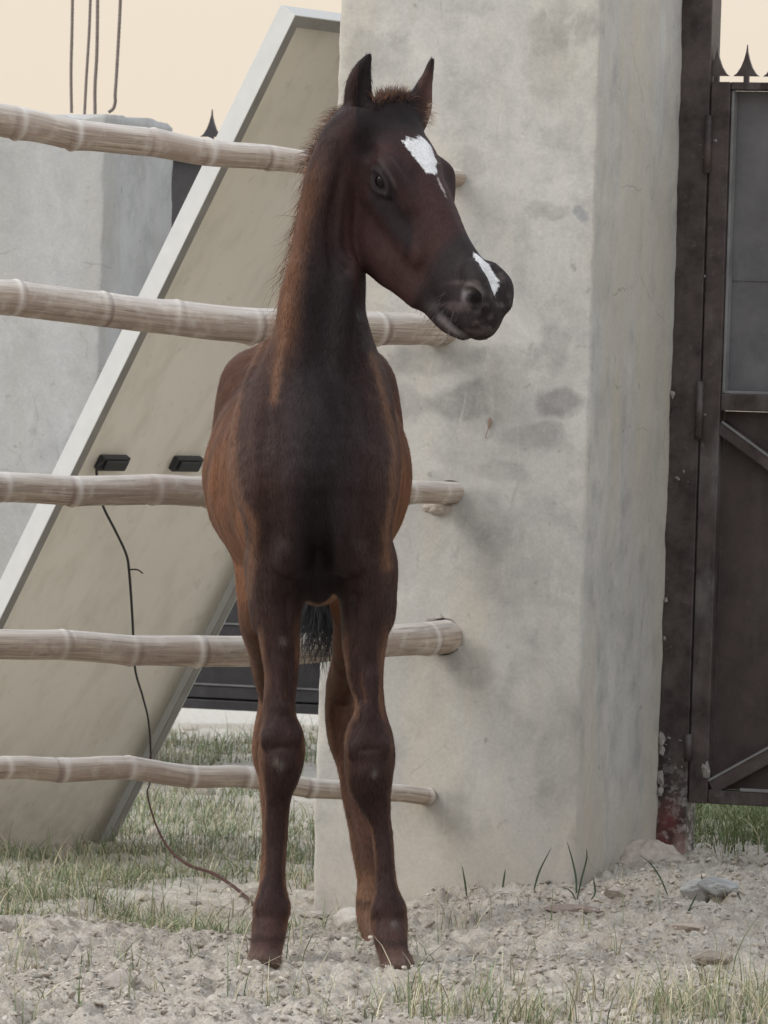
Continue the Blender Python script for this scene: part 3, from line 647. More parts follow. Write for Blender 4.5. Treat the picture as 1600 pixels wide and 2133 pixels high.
# elbow bump, knee bones, tendons
chain(K2([(806, 1190, 8.05, 14, .03), (814, 1250, 8.055, 13, .024), (808, 1300, 8.05, 6, .02)]), .02); chain(K2([(538, 1150, 8.05, 18, .035), (530, 1220, 8.06, 12, .03), (535, 1300, 8.04, 8, .02)]), .02)
for x, y in ((588, 1538), (770, 1560)):
    chain(K2([(x-26, y, 7.975, 20, .012)]), .012); chain(K2([(x+26, y-4, 7.975, 20, .012)]), .012)
    chain(K2([(x+2, y+48, 7.973, 24, .012)]), .012); chain(K2([(x, y-70, 7.982, 14, .012), (x, y-150, 7.99, 14, .012)]), .014)
for x, y, s_ in ((566, 1893, 1), (809, 1893, 1)):
    chain(K2([(x-22, y, 7.99, 14, .016)]), .01); chain(K2([(x+22, y, 7.99, 14, .016)]), .01)
# --- hind legs
RH = [(715, 960, 8.60, 80, .11), (735, 1090, 8.52, 74, .10), (740, 1190, 8.47, 62, .085), (740, 1270, 8.50, 50, .068), (736, 1340, 8.57, 40, .052), (722, 1395, 8.65, 32, .042), (712, 1440, 8.71, 33, .040), (711, 1490, 8.71, 34, .042), (716, 1540, 8.70, 32, .038), (727, 1590, 8.685, 27, .030), (737, 1650, 8.665, 26, .026), (752, 1720, 8.64, 28, .024), (765, 1790, 8.61, 27, .024), (770, 1840, 8.60, 27, .028), (771, 1880, 8.59, 32, .032), (773, 1915, 8.575, 31, .029), (777, 1945, 8.555, 24, .025), (781, 1968, 8.545, 20, .026), (786, 1996, 8.53, 26, .036)]
LH = [(570, 960, 8.60, 80, .11), (557, 1090, 8.52, 70, .10), (552, 1190, 8.47, 60, .085), (549, 1275, 8.50, 52, .068), (552, 1325, 8.57, 42, .052), (555, 1380, 8.64, 33, .042), (564, 1435, 8.70, 28, .038), (566, 1480, 8.71, 31, .040), (561, 1530, 8.70, 34, .040), (560, 1575, 8.69, 34, .036), (566, 1620, 8.675, 27, .030), (568, 1690, 8.65, 23, .025), (566, 1780, 8.62, 23, .025), (565, 1840, 8.60, 25, .028), (563, 1880, 8.59, 31, .032), (561, 1915, 8.575, 29, .029), (558, 1940, 8.555, 25, .025), (557, 1965, 8.545, 24, .028), (555, 1990, 8.53, 30, .036)]
chain(K2(RH), .02); chain(K2(LH), .02)
# --- head in its own frame: f forward, d up the forehead, s to the near cheek
def HK(rows): return [(*H(t, d, s), rs, rd, min(rs, rd)) for t, d, s, rs, rd in rows]
skull = [(-.010, -.062, 0, .050, .050), (.03, -.058, 0, .058, .062), (.07, -.062, 0, .064, .070), (.12, -.066, 0, .062, .070), (.17, -.068, 0, .052, .064), (.22, -.070, 0, .043, .058), (.27, -.070, 0, .036, .050), (.32, -.068, 0, .034, .046), (.36, -.066, 0, .035, .044), (.388, -.070, 0, .033, .038)]
chain(HK(skull), .02, u=hs_, n=3)
for s_ in (1, -1):
    # jowl, cheek crest, orbit, nostril wing, lips
    chain(HK([(.070, -.104, s_*.034, .024, .042), (.105, -.126, s_*.035, .025, .050), (.145, -.134, s_*.034, .024, .052), (.19, -.128, s_*.028, .022, .046), (.235, -.124, s_*.020, .019, .041), (.285, -.120, s_*.012, .017, .034)]), .011, u=hs_)
    chain(HK([(.13, -.078, s_*.052, .012, .012), (.20, -.082, s_*.042, .009, .010), (.25, -.082, s_*.034, .007, .010)]), .018, u=hs_)
    chain(HK([(.080, -.030, s_*.054, .012, .012), (.102, -.021, s_*.062, .012, .012), (.124, -.018, s_*.064, .012, .012), (.150, -.028, s_*.056, .012, .012), (.175, -.040, s_*.044, .010, .010)]), .022, u=hs_)
    chain(HK([(.120, -.045, s_*.058, .017, .020)]), .012, u=hs_)
    chain(HK([(.335, -.028, s_*.020, .015, .016), (.365, -.032, s_*.026, .017, .022), (.390, -.048, s_*.024, .014, .022)]), .012, u=hs_)
# brow / forehead dome, nose bone
chain(HK([(.03, -.02, 0, .040, .022), (.08, -.012, 0, .044, .022), (.12, -.014, 0, .036, .020)]), .02, u=hs_)
chain(HK([(.16, -.020, 0, .020, .016), (.25, -.034, 0, .016, .014), (.33, -.032, 0, .016, .014)]), .02, u=hs_)
# upper lip, lower lip and chin
chain(HK([(.380, -.078, 0, .031, .032), (.398, -.078, 0, .025, .026)]), .016, u=hs_)
chain(HK([(.27, -.122, 0, .019, .030), (.32, -.122, 0, .020, .024), (.355, -.120, 0, .021, .020), (.385, -.112, 0, .019, .014)]), .014, u=hs_)
for s_ in (1, -1):
    # nostril, mouth line, lids
    chain(HK([(.362, -.046, s_*.043, .013, .0035), (.372, -.038, s_*.043, .016, .005), (.384, -.038, s_*.040, .017, .008), (.395, -.050, s_*.035, .013, .007)]), .003, u=hs_, cut=True)
    chain(HK([(.325, -.110, s_*.040, .014, .0022), (.345, -.109, s_*.038, .015, .0028), (.375, -.104, s_*.034, .015, .0028), (.408, -.098, s_*.024, .016, .0022)]), .004, u=hs_, cut=True)
    chain(HK([(.108, -.045, s_*.082, .012, .009), (.134, -.047, s_*.080, .012, .009)]), .006, u=hs_, cut=True)
    chain(HK([(.096, -.046, s_*.068, .005, .0035), (.108, -.034, s_*.072, .006, .004), (.124, -.031, s_*.073, .006, .004), (.140, -.038, s_*.069, .005, .004), (.150, -.050, s_*.063, .004, .003)]), .004, u=hs_)
    chain(HK([(.098, -.048, s_*.068, .004, .003), (.116, -.059, s_*.069, .005, .003), (.134, -.058, s_*.067, .005, .003), (.150, -.051, s_*.062, .004, .003)]), .004, u=hs_)
    chain(HK([(.07, -.030, s_*.066, .010, .012)]), .012, u=hs_, cut=True)   # hollow above the eye
# --- ears
def ear(rows, face, k=.010):
    chain([(*P(x, y, D), px(r, D), rv, min(px(r, D), rv)) for x, y, D, r, rv in rows], k, u=(1, 0, 0), n=4)
ear([(745, 262, 8.06, 26, .024), (744, 235, 8.06, 27, .021), (746, 205, 8.06, 30, .019), (748, 178, 8.06, 28, .016), (754, 150, 8.06, 21, .013), (764, 126, 8.06, 13, .010), (774, 110, 8.06, 5, .005)], 1)
chain([(*P(x, y, D), px(r, D), rv, min(px(r, D), rv)) for x, y, D, r, rv in [(752, 238, 8.035, 13, .012), (752, 205, 8.037, 19, .014), (754, 178, 8.040, 18, .012), (759, 150, 8.043, 12, .010), (767, 126, 8.045, 6, .007)]], .004, cut=True, n=4)
ear([(838, 228, 8.085, 26, .02), (862, 206, 8.09, 14, .016), (880, 178, 8.095, 8, .012)], 1)
ear([(862, 250, 8.10, 28, .024), (872, 228, 8.10, 26, .021), (878, 205, 8.10, 22, .020), (884, 182, 8.10, 16, .018), (891, 158, 8.10, 11, .014), (897, 136, 8.10, 7, .010), (901, 122, 8.10, 4, .005)], 1)
chain([(*P(x, y, D), px(r, D), rv, min(px(r, D), rv)) for x, y, D, r, rv in [(884, 248, 8.07, 8, .012), (894, 215, 8.07, 9, .014), (900, 180, 8.075, 6, .012), (903, 150, 8.08, 4, .010)]], .004, cut=True, n=4)
chain(K2([(820, 240, 8.08, 46, .04), (846, 262, 8.08, 30, .035)]), .02)
chain([(*P(x, y, D), .006, .010, .006) for x, y, D in [(742, 300, 7.985), (716, 350, 7.98), (697, 410, 7.985), (688, 470, 7.985), (693, 525, 7.985), (716, 562, 7.985)]], .014, cut=True)
# furrows: between the breast muscles, along the forearms, beside the cannon tendons
chain(K2([(667, 1040, 7.895, 4, .006), (667, 1100, 7.905, 5, .009), (666, 1170, 7.93, 6, .010)]), .026, cut=True)
chain(K2([(556, 980, 7.905, 7, .008), (566, 1060, 7.912, 8, .009), (578, 1120, 7.92, 6, .008)]), .034, cut=True)
chain(K2([(780, 980, 7.905, 7, .008), (768, 1060, 7.912, 8, .009), (754, 1120, 7.92, 6, .008)]), .034, cut=True)
for a_, b_ in ((LF, 1), (RF, -1)):
    fa = [q for q in a_ if 1230 < q[1] < 1480]; ca = [q for q in a_ if 1640 < q[1] < 1860]
    chain(K2([(q[0]+b_*q[3]*.42, q[1], q[2]-q[4]*.93, 3, .006) for q in fa]), .010, cut=True)
    for sd in (-1, 1): chain(K2([(q[0]+sd*q[3]*.98, q[1], q[2]+q[4]*.10, 3, .004) for q in ca]), .006, cut=True)
    kn = [q for q in a_ if 1500 < q[1] < 1590][0]
    chain(K2([(kn[0]-18, kn[1]+22, kn[2]-kn[4]-.001, 3, .004), (kn[0]+18, kn[1]+20, kn[2]-kn[4]-.001, 3, .004)]), .008, u=(0, 0, 1), cut=True)
    ft = a_[-1]; f2 = a_[-3]
    # hoof: a hard flared cone below the coronet
    chain([(*P(ft[0], ft[1]-26, 7.955), px(29, 8), .034, .012), (*P(ft[0], ft[1]+6, 7.945), px(39, 8), .045, .010)], .003, n=2)
chain([(*P(783, 1975, 8.53), px(22, 8.5), .028, .01), (*P(787, 2002, 8.52), px(30, 8.5), .040, .010)], .003, n=2)
# gentle muscle and vein relief
nz_i = np.nonzero(np.abs(G) < .014)
g = np.stack([AXS[q][nz_i[q]] for q in range(3)], -1)
gX, gY, gZ = g[:, 0], g[:, 1], g[:, 2]
fl_ = sstep(8.08, 8.25, gY)*sstep(.45, .6, gZ)*(1-sstep(.95, 1.02, gZ))     # ribs and loose skin folds run down the flanks
nk_ = sstep(.92, 1.0, gZ)*(1-sstep(1.15, 1.22, gZ)); lg_ = 1-sstep(.5, .56, gZ)
ch_ = sstep(.50, .56, gZ)*(1-sstep(.9, .98, gZ))*(1-sstep(8.05, 8.12, gY))
dG = .0045*(fbm(gX*26+gY*9+3, gZ*16-gY*8, 2, 3)-.5)+fl_*.010*(fbm(gY*34+gZ*3, gZ*7+gX*4, 3, 12)-.5)
dG += nk_*.008*(fbm(gX*42+gY*20+gZ*4, gZ*5, 3, 15)-.5)+lg_*.0045*(fbm(gX*60+gY*50, gZ*14, 3, 21)-.5)
dG += ch_*(.005*(fbm(gX*24+3, gZ*15, 3, 18)-.5)+.0035*(fbm(gX*70+gZ*10, gZ*26, 3, 19)-.5))
G[nz_i] += dG.astype(np.float32)
del g, nz_i, dG
# smooth the field once
def blur(A):
    for ax in range(3):
        B = A.copy(); s1 = [slice(None)]*3; s2 = [slice(None)]*3; s3 = [slice(None)]*3
        s1[ax] = slice(1, -1); s2[ax] = slice(0, -2); s3[ax] = slice(2, None)
        B[tuple(s1)] = .5*A[tuple(s1)]+.25*(A[tuple(s2)]+A[tuple(s3)]); A = B
    return A
G = blur(G)
def surface_nets(A):
    ins = A < 0
    nx_, ny_, nz_ = A.shape
    c = ins[:-1, :-1, :-1].astype(np.uint8)
    tot = np.zeros_like(c)
    for dx in (0, 1):
        for dy in (0, 1):
            for dz in (0, 1):
                tot += ins[dx:nx_-1+dx, dy:ny_-1+dy, dz:nz_-1+dz]
    act = (tot > 0) & (tot < 8); I = np.argwhere(act)
    idm = np.full(act.shape, -1, dtype=np.int64); idm[act] = np.arange(len(I))
    acc = np.zeros((len(I), 3)); cnt = np.zeros(len(I))
    co = [(0, 0, 0), (1, 0, 0), (0, 1, 0), (1, 1, 0), (0, 0, 1), (1, 0, 1), (0, 1, 1), (1, 1, 1)]
    for a in range(8):
        for ax in range(3):
            if co[a][ax] == 0:
                b_ = list(co[a]); b_[ax] = 1
                va = A[I[:, 0]+co[a][0], I[:, 1]+co[a][1], I[:, 2]+co[a][2]]; vb = A[I[:, 0]+b_[0], I[:, 1]+b_[1], I[:, 2]+b_[2]]
                cr = (va < 0) != (vb < 0); t = np.where(cr, va/(va-vb+1e-12), 0)
                pnt = np.array(co[a], float)[None, :].repeat(len(I), 0); pnt[:, ax] += t
                acc[cr] += pnt[cr]; cnt[cr] += 1
    V = (I+acc/cnt[:, None])*VX+LO
    Fs = []
    for ax in range(3):
        o1, o2 = [(1, 2), (2, 0), (0, 1)][ax]
        s0 = [slice(1, -1)]*3; s0[ax] = slice(0, -1); s1 = [slice(1, -1)]*3; s1[ax] = slice(1, None)
        a = ins[tuple(s0)]; b_ = ins[tuple(s1)]; e_ = np.argwhere(a != b_); off = np.array([1, 1, 1]); off[ax] = 0; e_ = e_+off
        fl = a[a != b_]
        def cell(d1, d2):
            q = e_.copy(); q[:, o1] -= d1; q[:, o2] -= d2; return idm[q[:, 0], q[:, 1], q[:, 2]]
        q = np.stack([cell(1, 1), cell(0, 1), cell(0, 0), cell(1, 0)], 1)
        q[~fl] = q[~fl][:, ::-1]; Fs.append(q)
    Fa = np.concatenate(Fs); return V, Fa[(Fa >= 0).all(1)]
SV, SF = surface_nets(G)
def relax(V, Fa, it, lam=.5):
    for _ in range(it):
        s_ = np.zeros_like(V); c_ = np.zeros(len(V))
        for i in range(4):
            a = Fa[:, i]; b_ = Fa[:, (i+1) % 4]
            for k_ in range(3):
                s_[:, k_] += np.bincount(a, V[b_, k_], len(V))+np.bincount(b_, V[a, k_], len(V))
            c_ += np.bincount(a, minlength=len(V))+np.bincount(b_, minlength=len(V))
        V = V+lam*(s_/np.maximum(c_, 1)[:, None]-V)
    return V
SV = relax(SV, SF, 1)
def vnorm(V, Fa):
    n_ = np.cross(V[Fa[:, 2]]-V[Fa[:, 0]], V[Fa[:, 3]]-V[Fa[:, 1]]); o_ = np.zeros_like(V)
    for i in range(4):
        for k_ in range(3): o_[:, k_] += np.bincount(Fa[:, i], n_[:, k_], len(V))
    return o_/(np.linalg.norm(o_, axis=1)[:, None]+1e-12)
SN = vnorm(SV, SF)
# --- coat markings (coat colours, with some light and shade painted in)
def proj(V):
    d = V-np.array([0, 0, CZ]); z_ = d@fw; return 800+F*(d@rt)/z_, 1066.5-F*(d@up)/z_
def coat_colour(V, N):
    X, Y = proj(V); dep_ = V[:, 1]; z = V[:, 2]
    q = V-HO; t = q@hf/HSC; d = q@hd; s = q@hs_
    nA = .5+.62*(fbm(V[:, 0]*44+V[:, 1]*16, z*14+V[:, 1]*14, 5, 2)-.5); nB = fbm(V[:, 0]*90+5, z*70+V[:, 1]*60, 3, 6)
    base = np.array([.032, .0185, .0175]); red = np.array([.055, .028, .024]); tan_ = np.array([.205, .092, .048]); blackc = np.array([.0145, .0105, .0115]); leg = np.array([.037, .0205, .0190])
    c = base+(red-base)*np.clip((nA-.35)*1.6, 0, 1)[:, None]
    def mixc(c, col, k): return c+(np.asarray(col)-c)*np.clip(k, 0, 1)[:, None]
    side = sstep(8.02, 8.22, dep_)                 # flanks and ribs: reddish coat with warm light painted in
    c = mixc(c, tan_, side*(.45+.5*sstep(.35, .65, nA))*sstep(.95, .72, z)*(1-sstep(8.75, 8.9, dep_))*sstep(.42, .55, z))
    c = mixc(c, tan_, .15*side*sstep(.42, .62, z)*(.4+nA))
    # breast and under-neck are nearly black
    cx = (668-800)/F*8
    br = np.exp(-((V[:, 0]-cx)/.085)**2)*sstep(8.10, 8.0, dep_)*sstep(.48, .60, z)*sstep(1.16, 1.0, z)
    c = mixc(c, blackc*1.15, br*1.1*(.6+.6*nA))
    # neck: orange crest edge, coat colour plus painted warm rim light
    ncx = np.interp(z, [.85, 1.0, 1.12, 1.22], [-.105, -.095, -.083, -.055])
    ck = sstep(-.026, -.062, V[:, 0]-ncx+.018*(nA-.5))*sstep(.86, .98, z)*(1-sstep(1.12, 1.26, z))
    c = mixc(c, np.array([.16, .072, .038]), ck*(.35+.8*nA))
    # shoulders a warmer brown than the breast
    shl = np.clip(np.abs(V[:, 0]-cx)/.11, 0, 1)**2*sstep(8.14, 8.05, dep_)*sstep(.5, .6, z)*sstep(1.02, .92, z)
    c = mixc(c, np.array([.072, .041, .034]), shl*(.35+.5*nA))
    # legs
    lg = sstep(.56, .46, z); c = mixc(c, leg, lg*.8)
    c = mixc(c, tan_*.8, lg*side*.40*(.3+.9*nA)); pale = sstep(.13, .05, z)
    c = mixc(c, np.array([.24, .13, .07]), lg*side*pale*.8)
    c = mixc(c, np.array([.115, .060, .048]), sstep(.12, .03, z)*.55)
    hoof = sstep(.012, -.004, z-.012)
    c = mixc(c, np.array([.13, .085, .07]), sstep(.035, .01, z)*.5)
    edge = lg*sstep(.70, .98, np.abs(N[:, 0]))*(.3+.9*sstep(.4, .6, nA)); c = mixc(c, np.array([.19, .095, .055]), edge*.65)  # back-lit hair painted as a lighter rim down the leg sides
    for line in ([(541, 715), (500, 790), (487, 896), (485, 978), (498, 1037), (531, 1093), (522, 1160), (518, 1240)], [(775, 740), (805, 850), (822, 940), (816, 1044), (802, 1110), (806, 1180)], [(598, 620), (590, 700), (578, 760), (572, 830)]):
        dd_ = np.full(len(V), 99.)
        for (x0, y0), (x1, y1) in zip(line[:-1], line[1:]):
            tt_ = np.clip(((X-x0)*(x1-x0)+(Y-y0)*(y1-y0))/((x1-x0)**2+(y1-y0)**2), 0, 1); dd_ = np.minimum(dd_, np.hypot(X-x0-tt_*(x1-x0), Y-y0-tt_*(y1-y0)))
        c = mixc(c, np.array([.19, .100, .062]), np.exp(-(dd_/(8+8*(nB-.3)))**2)*(dep_ < 8.2)*(.35+.6*nA))   # fur highlights painted along the shoulder ridges and lower neck
    cor = lg*np.exp(-((z-.052)/.006)**2); c = mixc(c, np.array([.02, .013, .012]), cor*.6)
    c = mixc(c, np.array([.15, .105, .085]), lg*sstep(.046, .030, z)*(.25+.5*nA)*(dep_ < 8.2))
    head = sstep(-.02, .04, t)*sstep(-.19, -.16, d)*(z > .90)*sstep(.095, .075, np.abs(s))*sstep(-.02, .0, t)
    fc = np.array([.034, .019, .019])+(np.array([.060, .030, .027])-np.array([.034, .019, .019]))*np.clip(nA*1.1, 0, 1)[:, None]
    c = c*(1-head[:, None])+fc*head[:, None]
    # black: poll and brow, a patch under the eye, the muzzle
    c = mixc(c, blackc*1.2, head*sstep(.105, .035, t+.5*np.maximum(-d-.05, 0)+.03*(nA-.5)))
    ek = np.exp(-(((t-.128)/.034)**2+((d+.042)/.030)**2))*1.6
    c = mixc(c, blackc*1.1, head*ek)
    tk = np.exp(-((d+.056+.20*(t-.13)+.012*(nA-.5))/(.026-.05*np.clip(t-.13, 0, .2)))**2)*sstep(.10, .14, t)*sstep(.262, .20, t+.03*(nB-.5))
    c = mixc(c, blackc*1.2, head*np.clip(tk*1.4, 0, 1)*.9)
    mk = sstep(.262, .300, t+.25*(d+.08)+.02*(nA-.5)); c = mixc(c, np.array([.024, .020, .021]), head*mk*.9)
    el = np.sqrt(((t-.123)/.021)**2+((d+.046)/.0145)**2); c = mixc(c, np.array([.045, .037, .038]), head*np.exp(-((el-1)/.20)**2)*(np.abs(s) > .04)*.8)  # grey lid skin with lid highlights painted in
    bl = np.exp(-((d+.020+6*(t-.118)**2)/.004)**2)*sstep(.09, .105, t)*sstep(.16, .145, t)*(np.abs(s) > .04); c = mixc(c, np.array([.085, .070, .068]), head*bl*.6)  # brow highlight painted as a light arc
    mz = head*sstep(.30, .34, t)*sstep(.52, .70, fbm(V[:, 0]*60+V[:, 1]*50+2, z*75, 4, 33)); c = mixc(c, np.array([.085, .068, .066]), mz*.75)
    # nostril rim highlight and shade of nostril and mouth line painted in; greyish lips
    rn_ = np.sqrt(((t-.382)/.022)**2+((d+.044)/.017)**2); nk = np.exp(-((rn_-1)/.32)**2); c = mixc(c, np.array([.19, .17, .17]), head*nk*.8*(np.abs(s) > .018)*sstep(.390, .368, t-.5*(d+.044))); c = mixc(c, np.array([.012, .009, .009]), head*np.exp(-(np.sqrt(((t-.384)/.017)**2+((d+.043)/.010)**2)/.8)**2)*(np.abs(s) > .014))
    lk = np.exp(-((d+.119-.18*(t-.345))/.006)**2)*sstep(.335, .35, t)*sstep(.41, .39, t); c = mixc(c, np.array([.15, .13, .13]), head*lk*.85); ml = np.exp(-((d+.1085-.18*(t-.345))/.0035)**2)*sstep(.325, .34, t)*sstep(.415, .40, t); c = mixc(c, np.array([.008, .006, .006]), head*ml*.9)
    # ears
    er = sstep(1.262, 1.276, z)*(V[:, 0] > -.06)
    c = mixc(c, blackc, er*.85)
    re = er*(V[:, 0] > .03)*sstep(8.07, 8.09, dep_); c = mixc(c, np.array([.11, .055, .045]), re*sstep(1.37, 1.32, z)*.8)
    # star, trickle and snip: white hair with a ragged edge
    W_ = np.array([.70, .70, .70]); rag = (fbm(V[:, 0]*170+5, z*150+V[:, 1]*120, 2, 6)-.5)*.009
    dors = sstep(-.05, -.03, d)
    sa = np.maximum(np.abs(s-.004)/.021, np.abs(t-.078)/.034)+.35*np.clip((t-.085)/.03, -.3, 1)*0
    star = (np.abs(s-.008)*1.0 < np.interp(t, [.078, .082, .100, .124, .146, .162], [.018, .0235, .026, .021, .011, -.008])+rag) & (t > .079+rag*2.6)*(t < .162)
    c = mixc(c, W_, star*1.0*(d > -.06)*head)
    trick = (np.abs(s-.004) < .0026*np.sin(np.clip((t-.155)/.045, 0, 1)*3.14)); c = mixc(c, [.36, .31, .30], trick*1.0*(d > -.05)*head)
    snip = (np.abs(s-.004) < np.interp(t, [.298, .315, .340, .372, .392], [-.003, .007, .0135, .015, -.004])+rag*.4); c = mixc(c, W_, snip*1.0*(d > -.062)*head*(t > .298)*(t < .392))
    # small scuffs below the knees
    for a, b_ in ((577, 1588), (587, 1596), (780, 1612), (590, 1335), (821, 1925)):
        c = mixc(c, [.17, .15, .13], .55*np.exp(-(((X-a)/7)**2+((Y-b_)/9)**2))*(dep_ < 8.02))
    return np.clip(c*(.86+.28*nB)[:, None], 0, 1)
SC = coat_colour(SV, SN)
skin = Mat('foal_coat', .6, .12)
at = skin.n.new('ShaderNodeAttribute'); at.attribute_name = 'coat'
fz = skin.noise(skin.co(scale=(1, 1, .28)), 420, 3, .7); fz2 = skin.noise(skin.co(scale=(1, 1, .5)), 60, 4, .6)
cc = skin.mix(.55, at.outputs['Color'], skin.ramp(fz, (.3, .55), (.7, 1.25)), 'MULTIPLY')
skin.color(cc); skin.bump(skin.mix(.35, fz, fz2), .35, .003)
skin.b.inputs['Sheen Weight'].default_value = .05; skin.b.inputs['Sheen Roughness'].default_value = .35; skin.b.inputs['Sheen Tint'].default_value = (.62, .34, .22, 1)
foal = empty('foal', (P(690, 1500, 8.25)[0], 8.25, 0.0))
tag(foal, 'dark bay foal with white star and snip standing on gravel, head turned to its left', 'foal')
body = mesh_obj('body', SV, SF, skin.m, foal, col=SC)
eyem = Mat('dark_eye', .12, .2); eyem.color((.006, .004, .004))
for s_ in (1, -1):
    bm = bmesh.new(); bmesh.ops.create_uvsphere(bm, u_segments=32, v_segments=20, radius=.0165)
    co = np.array([q.co for q in bm.verts]); f_ = [[q.index for q in g_.verts] for g_ in bm.faces]; bm.free()
    mesh_obj('eye', co+H(.122, -.045, s_*.0545), f_, eyem.m, foal)

# --- short coat hairs: thin tapered blades laid along the skin, shaded with the skin's own normals
def hairs(name, roots, dirs, norms, lens, wid, cols, mat, seg=3, droop=0.0, parent=foal, curl=0.0, jit=0.0):
    n = len(roots); T = np.linspace(0, 1, seg+1); vs = []; ns = []; cs = []
    side_ = np.cross(dirs, norms); side_ /= np.linalg.norm(side_, axis=1)[:, None]+1e-9
    ph = rng.uniform(0, 6.28, n)
    for i, t in enumerate(T):
        c = roots+dirs*(lens*t)[:, None]+norms*(lens*.35*t*(1-.6*t)*(1 if jit == 0 else 0))[:, None]+np.array([0, 0, -1])*(droop*lens*t*t)[:, None]
        c = c+side_*(curl*lens*np.sin(t*5+ph)*t)[:, None]
        wd_ = wid*(1-t)**.7
        if i < seg:
            vs += [c-side_*wd_[:, None], c+side_*wd_[:, None]]; ns += [norms, norms]; cs += [cols*(.8+.35*t), cols*(.8+.35*t)]
        else: vs += [c]; ns += [norms]; cs += [cols*1.2]
    k = len(vs); V = np.stack(vs, 1).reshape(-1, 3); N = np.stack(ns, 1).reshape(-1, 3); Cc = np.stack(cs, 1).reshape(-1, 3)
    b_ = np.arange(n)[:, None]*k; fs = []
    for i in range(seg-1):
        q = np.array([2*i, 2*i+1, 2*i+3]); fs.append(b_+q); fs.append(b_+np.array([2*i, 2*i+3, 2*i+2]))
    fs.append(b_+np.array([2*seg-2, 2*seg-1, 2*seg]))
    o = mesh_obj(name, V, np.concatenate(fs), mat, parent, col=np.clip(Cc, 0, 1))
    if len(o.data.vertices) == len(V): o.data.normals_split_custom_set_from_vertices(N.tolist())
    return o
hm = Mat('hair', .55, .15); at = hm.n.new('ShaderNodeAttribute'); at.attribute_name = 'coat'; hm.color(at.outputs['Color'])
hm.b.inputs['Sheen Weight'].default_value = .0
tri = SV[SF]; ctr = tri.mean(1); fn = np.cross(tri[:, 2]-tri[:, 0], tri[:, 3]-tri[:, 1]); area = np.linalg.norm(fn, axis=1); fn /= area[:, None]+1e-12
vis = (fn[:, 1] < .35) & (ctr[:, 2] > .0)     # hair only where it can be seen from the yard side
pr = area*vis; pr /= pr.sum(); NH = 170000
fi = rng.choice(len(SF), NH, p=pr); uvr = rng.random((NH, 2, 1))
a_, b_, c_, d_ = (tri[fi, i] for i in range(4))
rootp = (a_*(1-uvr[:, 0])+b_*uvr[:, 0])*(1-uvr[:, 1])+(d_*(1-uvr[:, 0])+c_*uvr[:, 0])*uvr[:, 1]
nn = SN[SF[fi, 0]]
flow = np.tile(np.array([0, .25, -1.]), (NH, 1)); hq = rootp-HO; onhead = (hq@hf > .0) & (hq@hd > -.20) & (rootp[:, 2] > .90) & (np.abs(hq@hs_) < .1)
flow[onhead] = hf; earm = (rootp[:, 2] > 1.275) & (hq@hd > .03); flow[earm] = Z
flow += rng.normal(0, .16, flow.shape); flow -= (flow*nn).sum(1)[:, None]*nn; flow /= np.linalg.norm(flow, axis=1)[:, None]+1e-9
lens = rng.uniform(.007, .014, NH); lens[onhead] *= .55; lens[earm] *= .8
nk_ = (~onhead)&(~earm)&(rootp[:, 2] > 1.15); lens[nk_] *= 1.4
hc = SC[SF[fi, 0]]*rng.uniform(.55, 1.75, (NH, 1))
hairs('coat', rootp-nn*.0006, flow, nn, lens, np.full(NH, .00036), hc, hm.m, 2)
# mane: upright fuzzy foal mane down the far crest, forelock, tail
def strip(name, pts, n, ln, dr, spread, cols, width, droop, curl=.05, seg=5):
    S = spline(pts, 12); ii = rng.random(n)*(len(S)-1.001); k = ii.astype(int); q = S[k]+(S[k+1]-S[k])*(ii-k)[:, None]
    r_ = q+rng.normal(0, 1, (n, 3))*np.asarray(spread); dd = np.asarray(dr)+rng.normal(0, .28, (n, 3)); dd /= np.linalg.norm(dd, axis=1)[:, None]
    nn_ = np.tile(np.array([-.35, -.85, .4]), (n, 1))+rng.normal(0, .2, (n, 3)); nn_ /= np.linalg.norm(nn_, axis=1)[:, None]
    cc_ = cols[rng.integers(0, len(cols), n)]*rng.uniform(.6, 1.4, (n, 1)); L_ = rng.uniform(ln[0], ln[1], n)
    return hairs(name, r_, dd, nn_, L_, np.full(n, width), cc_, hm.m, seg, droop, curl=curl, jit=1)
mc_ = np.array([[.055, .028, .022], [.12, .055, .035], [.19, .09, .05], [.035, .022, .02]])
crest = [P(742, 232, 8.13), P(708, 262, 8.13), P(672, 315, 8.13), P(652, 380, 8.135), P(640, 450, 8.14), P(630, 530, 8.145), P(620, 600, 8.15), P(606, 670, 8.165), P(600, 730, 8.18)]
strip('mane', crest, 4200, (.012, .034), (-.30, .05, -1.0), (.007, .014, .006), mc_, .00040, .2, seg=5)
strip('mane_fringe', [P(690, 300, 8.09), P(655, 400, 8.08), P(632, 500, 8.08), P(618, 600, 8.085), P(603, 690, 8.09)], 2600, (.03, .075), (-.12, -.12, -1.0), (.007, .010, .012), np.array([[.10, .045, .028], [.17, .08, .042], [.22, .11, .06], [.05, .026, .02]]), .00042, .1, curl=.09, seg=8)
strip('poll_hair', [P(745, 228, 8.11), P(705, 248, 8.11), P(668, 300, 8.12), P(650, 350, 8.12)], 900, (.012, .034), (-.8, -.1, .35), (.005, .008, .005), mc_, .00028, .4)
strip('forelock', [P(785, 212, 8.05), P(820, 208, 8.07), P(850, 214, 8.08)], 1300, (.012, .040), (.1, -.4, .75), (.004, .010, .004), mc_[[0, 2, 3]], .0003, .35)
strip('ear_tuft', [P(892, 215, 8.075), P(893, 240, 8.075), P(888, 262, 8.075)], 130, (.005, .016), (.8, -.2, .1), (.003, .008, .003), np.array([[.25, .15, .10], [.40, .30, .22]]), .00020, .2)
